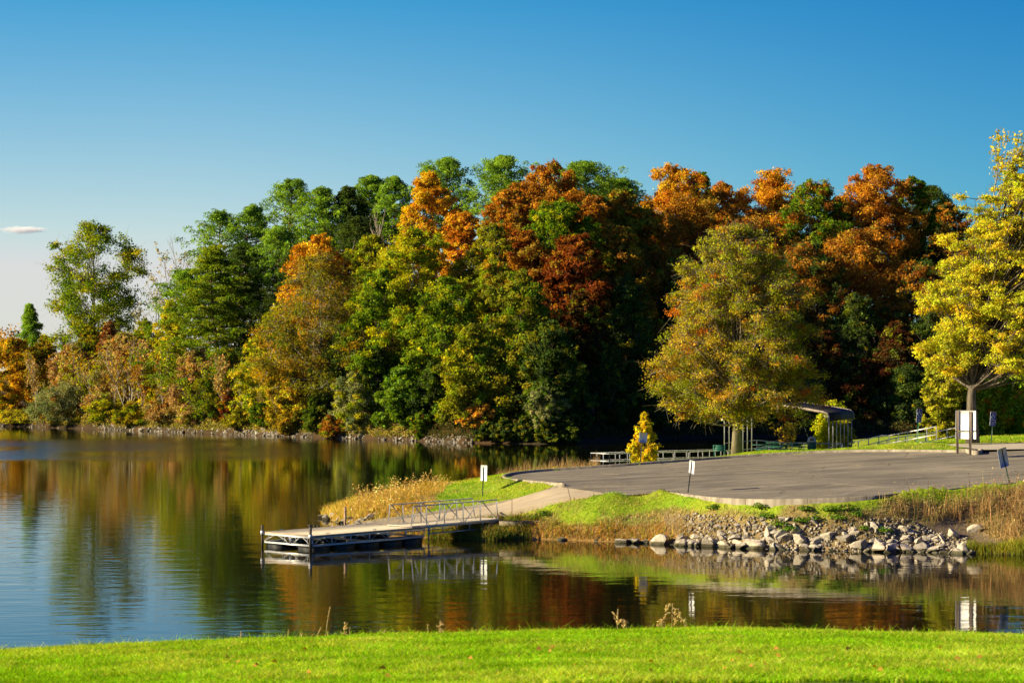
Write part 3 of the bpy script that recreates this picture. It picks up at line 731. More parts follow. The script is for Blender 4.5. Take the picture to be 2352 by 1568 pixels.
# ------------------------------------------------------------------ car park, ramp, kerbs
def asphalt(nt, out):
    tc = N(nt, 'ShaderNodeTexCoord')
    def noise(s, st, det=6, rough=.6, rot=0):
        mp = N(nt, 'ShaderNodeMapping'); mp.inputs['Scale'].default_value = st; mp.inputs['Rotation'].default_value = (0,0,rot); L(nt, tc.outputs['Object'], mp.inputs['Vector'])
        n = N(nt, 'ShaderNodeTexNoise', Scale=s, Detail=det, Roughness=rough); L(nt, mp.outputs['Vector'], n.inputs['Vector']); return n.outputs['Fac']
    base = ramp(nt, noise(16,(1,1,1),6,.85), [(.3,(.10,.088,.066)),(.5,(.19,.168,.126)),(.72,(.34,.30,.225))])
    big = ramp(nt, noise(.22,(1,1,1),4), [(.3,(.66,.66,.68)),(.7,(1.2,1.18,1.13))])
    strk = ramp(nt, noise(1,(.10,1.3,1),5,.6,.12), [(.33,(.68,.68,.69)),(.5,(1,1,1)),(.68,(1.16,1.14,1.1))])
    m1 = N(nt, 'ShaderNodeMix', data_type='RGBA', blend_type='MULTIPLY'); m1.inputs[0].default_value = 1; L(nt, base, m1.inputs[6]); L(nt, big, m1.inputs[7])
    m2 = N(nt, 'ShaderNodeMix', data_type='RGBA', blend_type='MULTIPLY'); m2.inputs[0].default_value = 1; L(nt, m1.outputs[2], m2.inputs[6]); L(nt, strk, m2.inputs[7])
    # scuffed turning arcs left by trailers
    prev = m2.outputs[2]
    for cx, cy_, sc, ph in ((30,112,.32,0),(14,160,.24,2)):
        mp = N(nt, 'ShaderNodeMapping'); mp.inputs['Location'].default_value = (-cx*sc,-cy_*sc,0); mp.inputs['Scale'].default_value = (sc*.8,sc,0); L(nt, tc.outputs['Object'], mp.inputs['Vector'])
        wv = N(nt, 'ShaderNodeTexWave', wave_type='RINGS', rings_direction='Z', Scale=.42, Distortion=1.4, Detail=2); wv.inputs['Detail Scale'].default_value = .8; wv.inputs['Phase Offset'].default_value = ph; L(nt, mp.outputs['Vector'], wv.inputs['Vector'])
        k = ramp(nt, wv.outputs['Fac'], [(.90,(0,0,0)),(.985,(.34,.34,.34))])
        br = ramp(nt, noise(.3,(1,1,1),3), [(.45,(0,0,0)),(.6,(1,1,1))])
        mm = N(nt, 'ShaderNodeMath', operation='MULTIPLY'); L(nt, k, mm.inputs[0]); L(nt, br, mm.inputs[1])
        mx = N(nt, 'ShaderNodeMix', data_type='RGBA'); L(nt, mm.outputs[0], mx.inputs[0]); L(nt, prev, mx.inputs[6]); mx.inputs[7].default_value = (.30,.26,.20,1); prev = mx.outputs[2]
    # hairline cracks, some of them filled with pale grit
    nw = N(nt, 'ShaderNodeTexNoise', Scale=.5, Detail=5); L(nt, tc.outputs['Object'], nw.inputs['Vector'])
    wm = N(nt, 'ShaderNodeMix', data_type='VECTOR'); wm.inputs[0].default_value = .12; L(nt, tc.outputs['Object'], wm.inputs[4]); 
    sc_ = N(nt, 'ShaderNodeVectorMath', operation='SCALE'); L(nt, nw.outputs['Color'], sc_.inputs[0]); sc_.inputs['Scale'].default_value = 14; L(nt, sc_.outputs[0], wm.inputs[5])
    vo = N(nt, 'ShaderNodeTexVoronoi', feature='DISTANCE_TO_EDGE', Scale=.17); L(nt, wm.outputs[1], vo.inputs['Vector'])
    ck = ramp(nt, vo.outputs['Distance'], [(0,(.75,.75,.75)),(.006,(.55,.55,.55)),(.012,(0,0,0))])
    ckb = ramp(nt, noise(.35,(1,1,1),3), [(.42,(0,0,0)),(.58,(1,1,1))])
    cm = N(nt, 'ShaderNodeMath', operation='MULTIPLY'); L(nt, ck, cm.inputs[0]); L(nt, ckb, cm.inputs[1])
    cx_ = N(nt, 'ShaderNodeMix', data_type='RGBA'); L(nt, cm.outputs[0], cx_.inputs[0]); L(nt, prev, cx_.inputs[6]); L(nt, ramp(nt, noise(.8,(1,1,1),2), [(.45,(.035,.03,.024)),(.55,(.34,.27,.14))]), cx_.inputs[7]); prev = cx_.outputs[2]
    p = N(nt, 'ShaderNodeBsdfPrincipled', Roughness=.9); p.inputs['Specular IOR Level'].default_value = .15; L(nt, prev, p.inputs['Base Color'])
    bp = N(nt, 'ShaderNodeBump', Strength=.25, Distance=.02); L(nt, noise(30,(1,1,1),3,.7), bp.inputs['Height']); L(nt, bp.outputs['Normal'], p.inputs['Normal'])
    L(nt, p.outputs['BSDF'], out.inputs['Surface'])
M_asph = mat('worn_asphalt', asphalt)
def polysheet(name, poly, zf, m, lift=0.0):
    import bmesh
    bm = bmesh.new(); vs = [bm.verts.new((x,y,zf(x,y)+lift)) for x, y in poly]
    f = bm.faces.new(vs); f.normal_update()
    if f.normal.z < 0: f.normal_flip()
    bmesh.ops.triangulate(bm, faces=[f]); me = bpy.data.meshes.new(name); bm.to_mesh(me); bm.free(); me.materials.append(m)
    return link(name, me)
tag(polysheet('parking_lot', lot_poly, lotz, M_asph), kind='structure')
tag(polysheet('concrete_pad', pad_poly, pad_z, pmat('pad_concrete',(.34,.29,.21),(.47,.41,.31),1.2,.9), .012), kind='structure')
for a, b_, wd in (((2175,1075),(2273,1081.5),.12),((1951,1067),(1978,1068),.14),((1709,1076),(1834,1083),.12),((1380,1087),(1420,1089),.14),((1910,1110),(2030,1119),.1),((1330,1108),(1440,1108),.12)):
    p, q = PLz(*a,0), PLz(*b_,0); t = (q-p)/np.hypot(*(q-p)); n = np.array((-t[1],t[0]))*wd*.5
    tag(polysheet('painted_line', [p-n,q-n,q+n,p+n], lotz, M_paint, .005), kind='structure')
# boat ramp: solid slab with visible side
tS = np.linspace(0,1,44); tT = np.linspace(0,1,8)
e0 = np.array((-15,RL_Y)); e1 = np.array((-15,RR_Y))
A_ = e0+(np.array((3.2,RL_Y))-e0)*tS[:,None]; B_ = e1+(np.array((rtop[0]+.15,RR_Y))-e1)*tS[:,None]
G = A_[:,None]*(1-tT[None,:,None])+B_[:,None]*tT[None,:,None]
Zr = ramp_z(G[...,0]); wz = sstep((tS-.72)/.28)[:,None]; Zr = Zr*(1-wz)+(np.maximum(lotz(G[-1,:,0],G[-1,:,1])-.006,0)[None]-(ramp_z(G[-1:,:,0])-Zr)*.75)*wz
V = np.concatenate([G, Zr[...,None]], -1).reshape(-1,3); n_, m_ = 44, 8
i = np.arange(n_*m_).reshape(n_,m_); Q = np.stack([i[:-1,:-1],i[:-1,1:],i[1:,1:],i[1:,:-1]],-1).reshape(-1,4)
Vs = V[i[:,-1]]-np.array((0,0,1.0)); k0 = len(V); j = np.arange(n_-1)
Q2 = np.stack([i[:-1,-1], k0+j, k0+j+1, i[1:,-1]], -1)
def rampmat(nt, out):
    tc = N(nt, 'ShaderNodeTexCoord')
    no = N(nt, 'ShaderNodeTexNoise', Scale=.8, Detail=8, Roughness=.65); L(nt, tc.outputs['Object'], no.inputs['Vector'])
    col = ramp(nt, no.outputs['Fac'], [(.3,(.32,.25,.155)),(.7,(.46,.38,.25))])
    sep = N(nt, 'ShaderNodeSeparateXYZ'); L(nt, tc.outputs['Object'], sep.inputs[0])
    mr = N(nt, 'ShaderNodeMapRange'); L(nt, sep.outputs['Z'], mr.inputs['Value'])
    for k, q in (('From Min',.1),('From Max',.75),('To Min',.45),('To Max',1.0)): mr.inputs[k].default_value = q
    mx = N(nt, 'ShaderNodeMix', data_type='RGBA', blend_type='MULTIPLY'); mx.inputs[0].default_value = 1
    L(nt, col, mx.inputs[6]); L(nt, mr.outputs[0], mx.inputs[7])
    jm = N(nt, 'ShaderNodeMath', operation='PINGPONG'); L(nt, sep.outputs['X'], jm.inputs[0]); jm.inputs[1].default_value = 1.6
    jl = ramp(nt, jm.outputs[0], [(0,(.35,.33,.3)),(.018,(.4,.38,.35)),(.03,(1,1,1))])
    m2 = N(nt, 'ShaderNodeMix', data_type='RGBA', blend_type='MULTIPLY'); m2.inputs[0].default_value = 1; L(nt, mx.outputs[2], m2.inputs[6]); L(nt, jl, m2.inputs[7])
    p = N(nt, 'ShaderNodeBsdfPrincipled', Roughness=.9); p.inputs['Specular IOR Level'].default_value = .2; L(nt, m2.outputs[2], p.inputs['Base Color'])
    L(nt, p.outputs['BSDF'], out.inputs['Surface'])
tag(link('boat_ramp', mesh('boat_ramp', np.vstack([V,Vs]), [Q,Q2], mat('ramp_concrete', rampmat))), kind='structure')

def sweep(name, path, zf, up=.15, down=.5, wd=.2, ups=None, m=None, side=1):
    """kerb: rounded rectangular section swept along a path, outer side to the left of travel times side"""
    p = np.asarray(path, float); t = np.gradient(p, axis=0); t /= np.hypot(t[:,0],t[:,1])[:,None]; n = np.stack([-t[:,1],t[:,0]],1)*side
    u = np.full(len(p), up) if ups is None else np.asarray(ups)
    z = zf(p[:,0],p[:,1])
    sec = [(0,-.3,0),(0,0,.88),(.035,0,1),(wd-.035,0,1),(wd,0,.88),(wd,-down,0)]
    V = np.stack([np.concatenate([p+n*o, (z+dz+u*k)[:,None]], 1) for o,dz,k in sec], 1)
    a, b_ = len(p), len(sec); i = np.arange(a*b_).reshape(a,b_)
    Q = np.stack([i[:-1,:-1],i[1:,:-1],i[1:,1:],i[:-1,1:]],-1).reshape(-1,4)
    if side < 0: Q = Q[:,::-1]
    caps = [list(i[0]), list(i[-1][::-1])]
    me = mesh(name, V.reshape(-1,3), [Q, np.array(caps)], m or M_conc)
    return tag(link(name, me), kind='structure')
sweep('kerb', near_kerb, lotz, .13, .75, .2, side=-1)
dn_ramp = np.stack([np.linspace(2.75,-9.9,60), np.full(60,RL_Y+.0)],1)
arc = smooth([far_kerb[-1], (3.15,131.45), (3.05,131.2), (2.6,RL_Y-.02), (1.6,RL_Y), (0,RL_Y)], 3)
path = np.vstack([far_kerb, arc[1:], dn_ramp[dn_ramp[:,0] < -.2]])
def kz(x, y):
    k = sstep((x-1.0)/2.4)
    return np.where((y > RL_Y+.12)|(x > 3.0), lotz(x,y), np.minimum(lotz(x,y)*k+(1-k)*ramp_z(np.minimum(x,6)), lotz(x,y)))
ups = np.interp(path[:,0], [-11,-9,-6,30], [.03,.06,.17,.15]); ups = np.where(path[:,1] > RL_Y+.5, .15, ups)
sweep('kerb', path, kz, .15, .45, .2, ups=ups, side=-1)
# kerb returning round the grass mound to the concrete pad
sweep('kerb', smooth([PLz(2203,1038.5,0), PLz(2230,1038,0), PLz(2255,1036,0), P(2245,1029,4.25)[:2], P(2222,1023,4.3)[:2]]), lambda x,y: np.maximum(lotz(x,y), pad_z(x,y)-.05)-.02, .12, .4, .16, side=1)
# ------------------------------------------------------------------ floating dock and gangway
A0 = np.array(P(718,1230,.74)); U = np.array((.715,.699,0)); U /= np.linalg.norm(U)
W_ = np.array(P(604.5,1223,.74))-A0; W_[2] = 0; WD = np.linalg.norm(W_); 
Wn = np.array((-U[1],U[0],0)); WD = 4.0
UP = np.array((0,0,1.0))
DL = 7.5
def dk(a, b, z):  # along the dock from its outer end, across from the near edge, height over the deck
    return A0+U*a+Wn*b+UP*(z+.012*a)
dock = thing('floating_dock', 'grey boarded floating dock on black tubs with a galvanised truss frame', 'dock', A0)
def D(a, b, z): return dk(a,b,z)-A0
ang = math.atan2(U[1],U[0])
b = B()
nb = int(DL/.145)
for k in range(nb):
    a = .07+k*.145
    p, q = D(a,-.04+rng0.uniform(-.012,.012),-.02), D(a,WD+.04,-.02)
    b.bar(p,q,.134,.04)
b.build('deck_boards', M_deck, dock)
b = B()
for z in (-.09,-.50):
    b.bar(D(-.02,0,z),D(DL,0,z),.06,.09); b.bar(D(-.02,WD,z),D(DL,WD,z),.06,.09)
    for a in (-.02,DL/2,DL): b.bar(D(a,0,z),D(a,WD,z),.06,.09)
for k in range(7):
    a = k*DL/6
    for s in (0,WD): b.bar(D(a,s,-.09),D(a,s,-.5),.06)
for s in (0,WD):
    for k in range(6):
        a0 = k*DL/6+.06; a1 = (k+1)*DL/6-.06; m = (a0+a1)/2
        b.tube([D(a0,s,-.48),D(a0+.25,s,-.3),D(m-.06,s,-.12)],.012,5); b.tube([D(m+.06,s,-.12),D(a1-.25,s,-.3),D(a1,s,-.48)],.012,5)
for k, (c0,c1) in enumerate(((.1,1.62),(1.82,WD-.1))):
    b.bar(D(-.02,c0 if k else .0,-.09),D(-.02,c0 if k else .0,-.5),.07)
    m = (c0+c1)/2
    b.tube([D(-.02,c0+.1,-.48),D(-.02,c0+.3,-.33),D(-.02,m-.1,-.12)],.013,5); b.tube([D(-.02,m+.1,-.12),D(-.02,c1-.3,-.33),D(-.02,c1-.1,-.48)],.013,5)
    for f in (.2,.8): b.bar(D(-.02,c0+(c1-c0)*f,-.1),D(-.02,c0+(c1-c0)*f,-.49),.035)
b.bar(D(-.02,1.72,-.09),D(-.02,1.72,-.5),.13,.07); b.bar(D(-.02,WD,-.09),D(-.02,WD,-.5),.07); b.bar(D(-.03,.05,-.05),D(-.03,.05,-.58),.16,.10)
b.build('truss_frame', M_alu, dock)
b = B(); b.bar(D(0,.0,-.02)-U*.03,D(0,WD,-.02)-U*.03,.03,.10)
b.bar(D(0,-.06,-.035),D(DL,-.06,-.035),.03,.09)
b.build('edge_board', M_timber, dock)
for i, (a,bb) in enumerate([(a_,b_) for a_ in (.1,1.7,3.4,5.0,6.4) for b_ in (.08,WD-1.35)]):
    b = B(); c = D(a+.55,bb+.63,-.76); b.box(c,(1.1,1.25,.46),rotz=ang,bev=.07); b.box(c+UP*.19,(1.14,1.29,.05),rotz=ang); b.build('float', M_float, dock)
for a, bb, h in ((-.10,.05,.62),(-.10,WD-.08,.46)):
    b = B(); p = D(a,bb,-.85); q = D(a,bb,h-.1); b.tube([p,q],.075 if bb < 1 else .06,12)
    if bb < 1: b.tube([q,q+UP*.025],.15,14)
    g = b.build('guide_pile', M_pipe, dock, smooth=False)
    b = B(); b.tube([D(a,bb,-.13),D(a,bb,.07)],.10,12); b.build('pile_collar', M_alu, g)
b = B(); p = D(5.6,WD+.12,-.9); q = D(5.6,WD+.12,.98); b.tube([p,q],.07,12); b.build('guide_pile', pmat('rusty_pile',(.16,.09,.05),(.36,.24,.15),5,.7), dock)
for a, bb in ((1.1,.14),(1.1,WD-.14),(4.2,.14),(4.2,WD-.14),(6.9,.14)):
    b = B()
    for s in (-.06,.06): b.bar(D(a+s,bb,0),D(a+s,bb,.07),.025)
    b.tube([D(a-.13,bb,.085),D(a-.07,bb,.07),D(a+.07,bb,.07),D(a+.13,bb,.085)],.013,6); b.build('cleat', M_steel, dock)

# gangway
GL0, GL1 = 6.7, 13.3; GW = 1.85; GO_ = .10
gO = dk(GL0,GO_,.06); gE = np.array((-.75,122.75,.99)); gU = gE-gO; gLen = np.linalg.norm(gU); gU /= gLen
gW = np.cross(UP, gU); gW /= np.linalg.norm(gW); gN = np.cross(gU, gW)
gang = thing('gangway', 'metal gangway with zigzag handrails leading from the dock up to the bank', 'gangway', gO)
def Gp(a, c, z): return gU*a+gW*c+gN*z
b = B()
for k in range(int(gLen/.145)+1):
    a = .05+k*.145; b.bar(Gp(a,-.03,0),Gp(a,GW+.03,0),.134,.04)
b.build('deck_boards', M_deck, gang)
b = B()
for s in (0,GW):
    b.bar(Gp(0,s,-.08),Gp(gLen,s,-.08),.06,.12)
    b.bar(Gp(1.2,s,-.45),Gp(gLen*.82,s,-.45),.05,.06); b.bar(Gp(gLen*.82,s,-.45),Gp(gLen-.1,s,-.12),.05,.06)
    for k in range(1,6): b.bar(Gp(gLen*k/6.5+.3,s,-.08),Gp(gLen*k/6.5+.3,s,-.45),.045)
    b.bar(Gp(1.2,s,-.08),Gp(1.2,s,-.85),.06)
for k in range(6): b.bar(Gp(.4+gLen*k/6,0,-.1),Gp(.4+gLen*k/6,GW,-.1),.05,.07)
b.build('truss_frame', M_steel, gang)
for s in (0,GW):
    b = B(); H_ = 1.04
    b.bar(Gp(.16,s,H_),Gp(gLen-.12,s,H_),.06,.06)
    b.build('handrail', M_pipe if 0 else M_steel, gang)
    ps = [(0.0,.16)]+[(gLen*f,gLen*f) for f in (.17,.375,.59,.79)]+[(gLen,gLen-.12)]
    for x0, x1 in ps:
        b = B(); b.bar(Gp(x0,s,0),Gp(x1,s,H_),.055); b.build('rail_post', M_alu, gang)
    for x0, x1, f in ((.28,1.25,1),(1.75,gLen*.375-.1,0),(gLen*.375+.1,gLen*.59-.1,1),(gLen*.59+.1,gLen*.79-.05,0),(gLen*.81,gLen-.15,1)):
        b = B(); b.bar(Gp(x0,s,H_ if f else 0),Gp(x1,s,0 if f else H_),.04); b.build('brace', M_alu if not f else M_steel, gang)
tag(B().box((0,0,0),(2.2,1.5,.5),rotz=.1,bev=.03).build('concrete_abutment', M_conc, None, (.35,123.05,.66)), 'low concrete abutment slab at the bank end of the gangway', 'concrete slab')

# ------------------------------------------------------------------ signs
def plate(b, c, wd, ht, th, rotz, r=.05, tilt=0.0, n=5):
    """rounded sign plate, upright, normal along local -y; tilt leans it sideways"""
    pts = []
    for cx, cz, a0 in ((wd/2-r,ht/2-r,0),(-wd/2+r,ht/2-r,90),(-wd/2+r,-ht/2+r,180),(wd/2-r,-ht/2+r,270)):
        for k in range(n): a = R_(a0+90*k/(n-1)); pts.append((cx+r*math.cos(a), cz+r*math.sin(a)))
    pts = np.array(pts); m = len(pts)
    ct, st = math.cos(tilt), math.sin(tilt); pts = pts@np.array([[ct,-st],[st,ct]])
    cr, sr = math.cos(rotz), math.sin(rotz)
    def w3(p, y): return np.stack([p[:,0]*cr-y*sr, p[:,0]*sr+y*cr, p[:,1]], 1)+np.array(c)
    V = np.vstack([w3(pts,-th/2), w3(pts,th/2), w3(pts[:1]*0,-th/2), w3(pts[:1]*0,th/2)])
    T = [(2*m,(k+1)%m,k) for k in range(m)]+[(2*m+1,m+k,m+(k+1)%m) for k in range(m)]
    Q = [(k,(k+1)%m,m+(k+1)%m,m+k) for k in range(m)]
    return b.add(V, Q, [t[::-1] for t in T])
def small_sign(label, base, H, wd, ht, rotz, lean, pm, backm, post_front=True, pw=.06, top=0.0):
    """steel post with a plate; the post stands on the camera side when we look at the back"""
    t = thing('parking_sign', label, 'sign', base)
    tp = np.array((lean[0], lean[1], H))
    b = B()
    d = unit(np.array(tp)); b.bar(-d*.3, d*(np.linalg.norm(tp)-top), pw, pw*.6, up=(math.sin(rotz),-math.cos(rotz),0))
    b.build('post', pm, t)
    n = np.array((math.sin(rotz),-math.cos(rotz),0))
    c = d*(np.linalg.norm(tp)-ht/2+.02)+n*(-.04 if post_front else .04)
    b = B(); plate(b, c, wd, ht, .012, rotz, .05, math.atan2(lean[0],H))
    b.build('sign_plate', backm, t)
    for s in (-.38,.38):
        q = c+d*ht*s; B().tube([q-n*.012,q+n*.045],.012,6).build('bolt', M_steel, t)
    return t
def zpos(px, py, z): return P(px,py,z)
small_sign('blank white sign on a dark green post in the grass beside the boat ramp', P(1108.5,1138,1.56), 1.80, .58, .94, R_(-48), (.05,0), M_green, M_white, top=.12)
small_sign('narrow white sign turned sideways on a post at the near kerb of the car park', (9.55,123.6,lotz(9.55,123.6)-.1), 1.82, .52, .70, R_(-62), (.22,0), M_green, M_white)
small_sign('grey sign back on a dark post in front of the small yellow tree', P(1470,1062.5,3.08), 1.92, .56, .66, R_(22), (.22,0), M_pipe, M_signback, post_front=False)
small_sign('grey sign on a strongly leaning post among the brown weeds at the right edge', P(2318,1106,3.12), 1.75, .62, 1.02, R_(30), (-.40,0), M_green, M_signback)
def font_mesh(txt, size, m, parent, M4):
    cu = bpy.data.curves.new('lettering','FONT'); cu.body = txt; cu.size = size; cu.align_x = 'CENTER'; cu.align_y = 'CENTER'; cu.extrude = .003
    ob = bpy.data.objects.new('tmp', cu); C.objects.link(ob)
    me = bpy.data.meshes.new_from_object(ob.evaluated_get(bpy.context.evaluated_depsgraph_get())); bpy.data.objects.remove(ob); bpy.data.curves.remove(cu)
    me.transform(M4); me.materials.clear(); me.materials.append(m)
    return link('lettering', me, parent)
M_legend = pmat('white_legend', (.62,.68,.74), (.74,.78,.82), 4, .5)
def access_sign(label, base, H, lean, pm, wd=.40):
    t = thing('accessible_parking_sign', label, 'sign', base)
    tp = np.array((lean,0,H)); d = unit(tp); ti = math.atan2(lean,H)
    b = B(); b.bar(-d*.3, d*(H-.05), .06, .035, up=(0,1,0)); b.build('post', pm, t)
    rz = R_(20)
    nrm = np.array((math.sin(rz),-math.cos(rz),0)); rx = np.array((math.cos(rz),math.sin(rz),0))
    for name, h, cz, in (('sign_plate',.62,H-.31),('small_plate',.24,H-.76)):
        c = d*cz+nrm*.04
        b = B(); plate(b, c, wd+.03, h+.03, .014, rz, .05, ti); pl = b.build(name, M_legend, t)
        b = B(); plate(b, c+nrm*.006, wd, h, .012, rz, .045, ti); b.build('blue_face', M_blue, pl)
        cr, sr = math.cos(ti), math.sin(ti)
        ex = rx*cr-UP*sr; ez = rx*sr+UP*cr
        def M4(u, v): 
            o = c+nrm*.014+ex*u+ez*v
            return Matrix(((ex[0],ez[0],nrm[0],o[0]),(ex[1],ez[1],nrm[1],o[1]),(ex[2],ez[2],nrm[2],o[2]),(0,0,0,1)))
        if h > .5:
            b = B()
            def w3(p): return [c+nrm*.016+ex*u+ez*v for u, v in p]
            b.tube(w3([(-.035,.235),(-.028,.235)]),.022,8)
            b.tube(w3([(-.03,.20),(-.025,.06),(.055,.06),(.09,-.055),(.125,-.04)]),.013,6); b.tube(w3([(-.028,.13),(.04,.13)]),.011,6)
            b.tube(w3([(-.02+.105*math.cos(R_(a)),-.02+.105*math.sin(R_(a))) for a in range(125,335,15)]),.012,6)
            b.build('wheelchair_symbol', M_legend, pl)
            font_mesh('PARKING', .072, M_legend, pl, M4(0,-.22))
        else:
            font_mesh('VAN', .085, M_legend, pl, M4(0,.05)); font_mesh('ACCESSIBLE', .052, M_legend, pl, M4(0,-.05))
access_sign('blue wheelchair parking sign on a bright green post by the ramp railing', P(2106,1018,4.2), 2.27, .16, M_lgreen, .36)
access_sign('blue wheelchair parking sign on a dark post before the right hand bushes', P(2276.5,1017,4.27), 2.02, .13, M_green, .40)

# white information board on two timbers
ib = thing('information_board', 'big blank white board on two brown timber posts beside the concrete pad', 'notice board', P(2211,1027.5,4.4))
o = np.array(P(2211,1027.5,4.4)); p1 = np.array(PY(2199,1026,136.6))-o; p2 = p1+np.array((.64,-.62,-.06)); ex = unit((p2-p1)*np.array((1,1,0)))
nn = np.array((ex[1],-ex[0],0)); rz = math.atan2(ex[1],ex[0])
for p in (p1,p2):
    b = B(); b.bar(p-UP*.4,p+UP*2.2-nn*.02,.16,.13); b.build('post', M_timber, ib)
mid = (p1+p2)/2+ex*.06
b = B(); plate(b, mid-nn*.12+UP*1.62, 1.42, 1.20, .03, rz, .03); b.build('board', M_white, ib)
b = B(); plate(b, mid-nn*.12+UP*.74, 1.44, .44, .03, rz, .03); b.build('board', M_white, ib)

# wheel stops
for lab, pxa, pxb, py in (('blue wheel stop with a white end behind the grass mound', 2114,2177,1019), ('blue wheel stop with a white end on the concrete below the lawn', 2279,2342,1017.5)):
    a = np.array(P(pxa,py,4.17)); c = np.array(P(pxb,py,4.19)); c[1] = a[1]+.6; ln = np.linalg.norm(c-a); rz = math.atan2(c[1]-a[1],c[0]-a[0])
    t = thing('wheel_stop', lab, 'wheel stop', a, rz)
    b = B(); sec = [(-.09,0),(-.075,.09),(-.04,.125),(.04,.125),(.075,.09),(.09,0)]
    V = [(x,y,z) for x in (.06,ln-.06) for y,z in sec]
    Q = [(k,k+1,7+k,6+k) for k in range(5)]
    b.add(V,Q,[(6,7,8),(6,8,9),(6,9,10),(6,10,11),(0,2,1),(0,3,2),(0,4,3),(0,5,4)]); b.build('bar', M_stopblue, t)
    b = B(); b.tube([(0,0,.05),(.055,0,.05)],[.085,.1],12); b.build('end_cap', M_white, t)

# ------------------------------------------------------------------ carport, tables, bin
cf_r = np.array((22.9,164.2)); cf_l = np.array((15.5,167.0)); cv = unit(np.array((3.1,8.7))); CLN = 8.6
cp0 = thing('open_shelter', 'open brown metal carport shelter on slim steel posts behind the car park', 'carport', (cf_l[0],cf_l[1],2.77))
o3 = np.array((cf_l[0],cf_l[1],2.77)); fx = cf_r-cf_l; cw = np.linalg.norm(fx); fx /= cw
def CP(u, v, z): return np.array((cf_l[0]+fx[0]*u+cv[0]*v, cf_l[1]+fx[1]*u+cv[1]*v, z))-o3
def cg(u): return 2.77+.5*u/cw
EZ, RZ = 5.74, 6.55
prof = [(-.02,EZ-.42),(-.03,EZ-.1),(.02,EZ+.06),(.12,EZ+.19),(.32,EZ+.26)]
prof = prof+[(cw*f, EZ+.26+(RZ-EZ-.26)*f*2-.0) for f in (.2,.35,.46)]+[(cw*.5,RZ)]
prof = prof+[(cw-u,z) for u,z in prof[-2::-1]]
nv = 44; V = []; 
for k, (u,z) in enumerate(prof):
    du, dz = np.gradient(np.array(prof),axis=0)[k]; l = math.hypot(du,dz); nu, nz_ = -dz/l, du/l
    for j in range(nv): 
        v = -.25+(CLN+.5)*j/(nv-1); V.append(CP(u,v,z))
V = np.array(V)
# ribs run along the shelter: denser profile with small steps instead
pp = np.array(prof); sl_ = np.concatenate([[0],np.cumsum(np.hypot(*np.diff(pp,axis=0).T))]); ns = 190
ss = np.linspace(0,sl_[-1],ns); pu = np.interp(ss,sl_,pp[:,0]); pz = np.interp(ss,sl_,pp[:,1])
tu, tz = np.gradient(pu), np.gradient(pz); l = np.hypot(tu,tz); rib = .022*((np.arange(ns)%5) < 2)
pu2, pz2 = pu-tz/l*rib, pz+tu/l*rib
out_ = [CP(u,v,z) for v in (-.25,CLN+.25) for u,z in zip(pu2,pz2)]; inn = [CP(u,v,z) for v in (-.25,CLN+.25) for u,z in zip(pu+tz/l*.02,pz-tu/l*.02)]
i = np.arange(ns-1); Q = np.concatenate([np.stack([i,i+1,ns+i+1,ns+i],1)[:,::-1], np.stack([i,i+1,ns+i+1,ns+i],1)+2*ns, np.stack([i,i+1,2*ns+i+1,2*ns+i],1), (np.stack([i,i+1,2*ns+i+1,2*ns+i],1)+ns)[:,::-1]])
b = B(); b.add(np.array(out_+inn), Q); b.build('roof', M_roof, cp0)
M_trim = pmat('beige_trim', (.42,.34,.27), (.52,.43,.35), 4, .55)
for v, nm in ((-.27,1),(CLN+.27,0)):
    b = B()
    st_ = np.linspace(0,sl_[-1],60); qu = np.interp(st_,sl_,pp[:,0]); qz = np.interp(st_,sl_,pp[:,1]); du = np.gradient(qu); dz = np.gradient(qz); dl = np.hypot(du,dz)
    V = np.array([CP(u_-z2/l2*o2, v+w2, z_+u2/l2*o2) for w2,o2 in ((-.03,.045),(.03,.045),(.03,-.12),(-.03,-.12)) for u_,z_,u2,z2,l2 in zip(qu,qz,du,dz,dl)])
    i_ = np.arange(59); b.add(V, np.concatenate([np.stack([a_*60+i_,a_*60+i_+1,c_*60+i_+1,c_*60+i_],1) for a_,c_ in ((0,1),(1,2),(2,3),(3,0))]))
    b.build('edge_trim', M_trim, cp0)
for s, u in ((0,.06),(1,cw-.06)):
    for k in range(7):
        v = .05+(CLN-.1)*k/6
        b = B(); g = cg(u)-.25-(.3 if not s else 0)*k/6
        b.bar(CP(u,v,g),CP(u,v,EZ+.05),.075); q = -1 if s else 1
        po = b.build('post', M_alu, cp0)
        b = B(); b.bar(CP(u,v,EZ-.45),CP(u+q*.5,v,EZ+.2),.05); b.bar(CP(u,v,EZ-.42),CP(u,v+.0+(.35 if k<6 else -.35),EZ-.05),.04); b.build('brace', M_alu, po)
    b = B(); b.bar(CP(u,0,EZ+.03),CP(u,CLN,EZ+.03),.07); b.build('eave_beam', M_alu, cp0)
for k in range(7):
    v = .05+(CLN-.1)*k/6; b = B()
    for j in range(3,len(prof)-4): b.bar(CP(prof[j][0],v,prof[j][1]-.09),CP(prof[j+1][0],v,prof[j+1][1]-.09),.05)
    b.build('roof_bow', M_alu, cp0)

